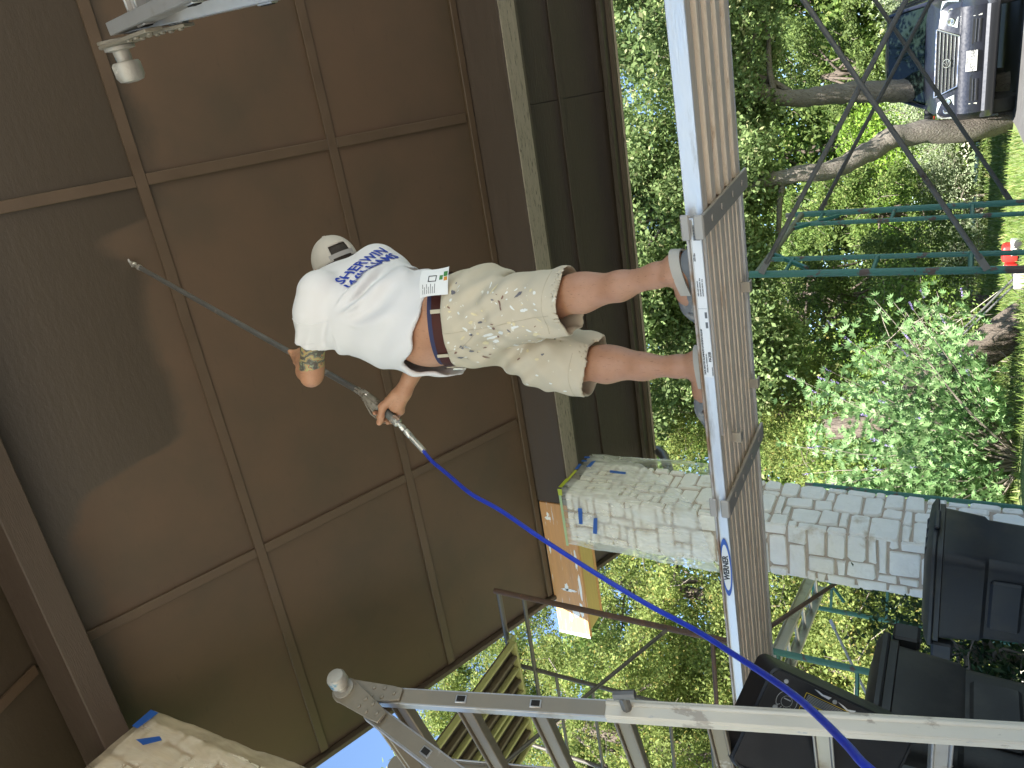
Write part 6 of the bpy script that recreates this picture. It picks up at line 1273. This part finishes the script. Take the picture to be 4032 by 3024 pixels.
# --- chaste-tree shrub with purple spikes (middle foreground)
def vitex():
    rng = np.random.default_rng(77); base = V(-5.35, 10.25, .02); t = thing('flowering_shrub', 'large leafy shrub with small purple flower spikes beside the stone pillar', 'shrub', tuple(base))
    stems = []; mb = MB(); C = []; U = []; F = []
    for k in range(165):
        a = rng.uniform(0, 2*math.pi); el = rng.uniform(.25, 1.35); L_ = rng.uniform(1.5, 3.05); d = V(math.cos(a)*math.cos(el), math.sin(a)*math.cos(el)*.8, math.sin(el)); st = base+V(math.cos(a), math.sin(a), 0)*.2*rng.random(); e = st+d*L_*V(.86, .8, 1)
        pts = bent(st, e, 7, .10, rng)
        if k < 60: mb.tube(pts, list(np.linspace(.014, .003, 7)), 4, cap=False)
        for t_ in np.linspace(.30, 1, 12):
            c = pts[0]*(1-t_)+e*t_+rng.normal(size=3)*.05
            for s in range(4):     # palmate leaf: five fingers
                h_ = c+rng.normal(size=3)*.05; ax = unit(1, rng)[0]*.7+d*.8; ax = nrm(ax); sd = nrm(np.cross(ax, unit(1, rng)[0]))
                for f_ in (-1.0, -.5, 0, .5, 1.0): v = nrm(ax*math.cos(f_)+sd*math.sin(f_)); C.append(h_+v*.042); U.append(np.concatenate([v*(.050-.014*abs(f_)), np.cross(v, sd if abs(f_) < .9 else ax)*0+nrm(np.cross(v, np.cross(ax, sd)))*.0105]))
        if rng.random() < .55:
            for z in np.linspace(0, .11, 9): F += [e+d*z+rng.normal(size=3)*.007 for _ in range(4)]
    C = np.array(C); U = np.array(U); u, w = U[:, :3], U[:, 3:]; co = np.stack([C-u, C+w, C+u, C-w], 1).reshape(-1, 3); fastmesh('foliage', co, np.arange(len(C)*4).reshape(-1, 4), VIT, t)
    co, q = leaf_quads(np.array(F), .016, .7, rng); o = fastmesh('flower_spikes', co, q, PUR, t); o['kind'] = 'stuff'
    o = build('stems', mb, mtwig, t); o['kind'] = 'stuff'
vitex()
# --- shrubs
def shrub(label, x, y, lob, m, seed, n, per, spread, size, asp, name='shrub', group=None, bark=mtwig, shell=.3, twigs=60):
    g0 = ground_at(x, y); return plant(name, label, 'shrub', (x, y, g0), [((x+a, y+b, g0+c), r) for a, b, c, r in lob], m, seed, n, per, spread, size, asp, bark, [(x, y, g0), (x, y, g0+.6)], .04, 8, group, None, 0, shell, twigs, .02)
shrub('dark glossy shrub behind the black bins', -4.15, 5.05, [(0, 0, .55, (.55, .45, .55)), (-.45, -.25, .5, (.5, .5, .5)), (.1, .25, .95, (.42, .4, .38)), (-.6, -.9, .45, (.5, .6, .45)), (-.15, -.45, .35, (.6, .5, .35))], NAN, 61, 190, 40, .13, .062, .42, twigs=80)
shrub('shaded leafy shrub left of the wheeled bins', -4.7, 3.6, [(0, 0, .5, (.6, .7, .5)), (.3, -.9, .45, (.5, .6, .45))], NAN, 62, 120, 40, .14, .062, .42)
shrub('bright lime green bush in the middle distance', -6.2, 24.0, [(0, 0, 1.3, (1.5, 1.2, 1.2)), (.9, .2, 2.1, (.9, .9, .7)), (-1.2, 0, 1.2, (1.2, 1., 1.))], LIM, 63, 300, 36, .24, .10, .55, group='bushes across the lawn')
shrub('second lime bush behind the near green scaffold leg', -8.6, 22.0, [(0, 0, 1.5, (1.3, 1.1, 1.3)), (.6, 0, 2.4, (.8, .8, .8))], LIM, 64, 240, 36, .24, .10, .55, group='bushes across the lawn')
shrub('small lime bush under the live oak left of the car', -2.9, 23.5, [(0, 0, 2.6, (.9, .8, .9)), (.2, 0, 1.7, (.8, .8, .8))], LIM, 65, 160, 34, .2, .10, .55, group='bushes across the lawn')
for i, (x, y, h, lab) in enumerate(((-4.3, 22.0, 1.0, 'silvery feathery shrub left of the curved oak trunk'), (-2.2, 21.5, 1.3, 'silvery feathery shrub between the two oak trunks'), (.3, 21.0, 1.5, 'silvery shrub straight behind the parked car'), (-5.6, 20.8, .6, 'low silvery shrub at the edge of the lawn'))):
    shrub(lab, x, y, [(0, 0, h*.8, (1.1, .9, h*.8)), (.5, .1, h*1.2, (.8, .7, h*.6))], SIL, 66+i, 200, 40, .2, .085, .22, group='silvery shrubs across the lawn')
shrub('thin brownish shrub of dead twigs beyond the machine arm', -5.0, 13.0, [(0, 0, .9, (.9, .7, .8)), (-.8, .3, 1.3, (.8, .7, .8))], MID, 71, 130, 26, .2, .06, .5, twigs=320)
shrub('green bush behind the flowering shrub', -7.2, 12.6, [(0, 0, 1.4, (1.4, 1.1, 1.3)), (.7, .3, 2.4, (1., .9, .8))], MID, 72, 330, 36, .22, .085, .5)
shrub('low green bush right of the leaning trunk', -5.9, 15.4, [(0, 0, 1., (1.2, 1., 1.)), (.8, 0, 1.6, (.8, .7, .7))], MID, 73, 230, 36, .2, .085, .5)
# --- woods behind, each tree its own
wl = ['dark round tree at the far left of the woods', 'pale tree behind the left cedars', 'tall tree in the woods behind the pillar', 'yellowish tree in the woods left of centre', 'dense dark tree in the middle of the woods', 'mid green tree behind the lime bushes', 'rounded tree above the lime bush', 'tree behind the curved oak trunk', 'dark tree seen through the scaffold braces', 'tree behind the car roof', 'tree at the far right of the woods', 'far tree beyond the right edge of the car', 'far tall tree behind the left scaffold', 'far olive tree behind the cedars']
wp = [(-17, 15, 11, MID), (-14, 19, 11, CED), (-11.5, 22, 11, MID), (-10.2, 26, 11, CED), (-8.2, 27.5, 10.5, CED2), (-6.2, 29, 11.5, MID), (-3.9, 29.5, 11, CED2), (-1.6, 31, 12, MID), (.8, 30, 11, CED2), (3.4, 29, 11.5, MID), (6.4, 28, 9, CED2), (9.5, 27, 9, MID), (-16, 9.5, 11, CED), (-19, 20, 12, MID)]
for i, ((x, y, h, m), lab) in enumerate(zip(wp, wl)):
    rr_ = random.Random(i); g0 = ground_at(x, y); w = h*.27
    lob = [((x+rr_.uniform(-.3, .3)*w, y+rr_.uniform(-.3, .3)*w, g0+h*q_), (w*s_, w*s_, h*.2)) for q_, s_ in ((.16, 1.15), (.34, 1.2), (.52, 1.1), (.70, .9), (.86, .6))]
    plant('woodland_tree', lab, 'tree', (x, y, g0), lob, m, 80+i, 130, 18, .25, .21, .6, mcbark, [(x, y, g0), (x+.1, y, g0+h*.5), (x, y, g0+h*.8)], .18, 8, 'trees of the woods behind', shell=.3, hier=9, rs=.8)
# --- grass on the lawn
rng = np.random.default_rng(5); n = 26000; gx_ = rng.uniform(-11, -1.95, n); gy_ = rng.uniform(9.5, 26, n); kk = rng.random(n) < np.clip(14/gy_, 0, 1); gx_, gy_ = gx_[kk], gy_[kk]; n = len(gx_)
b0 = np.stack([gx_, gy_, gz(gx_, gy_)], 1); hh = rng.uniform(.03, .085, n)*(1+gy_/40); dr = rng.normal(size=(n, 2))*.35; tipp = b0+np.stack([dr[:, 0]*hh, dr[:, 1]*hh, hh], 1); a_ = rng.uniform(0, 6.28, n); sd = np.stack([np.cos(a_), np.sin(a_), 0*a_], 1)*(.006*(1+gy_/14))[:, None]
co = np.stack([b0-sd, b0+sd, tipp+sd*.15, tipp-sd*.15], 1).reshape(-1, 3)
go = fastmesh('grass', co, np.arange(n*4).reshape(-1, 4), leaf_mat('grass_blade', (.08, .15, .03, 1), (.19, .25, .06, 1), (.30, .29, .12, 1), .3)); go['kind'] = 'stuff'; go['label'] = 'short green lawn grass beyond the scaffold'; go['category'] = 'grass'
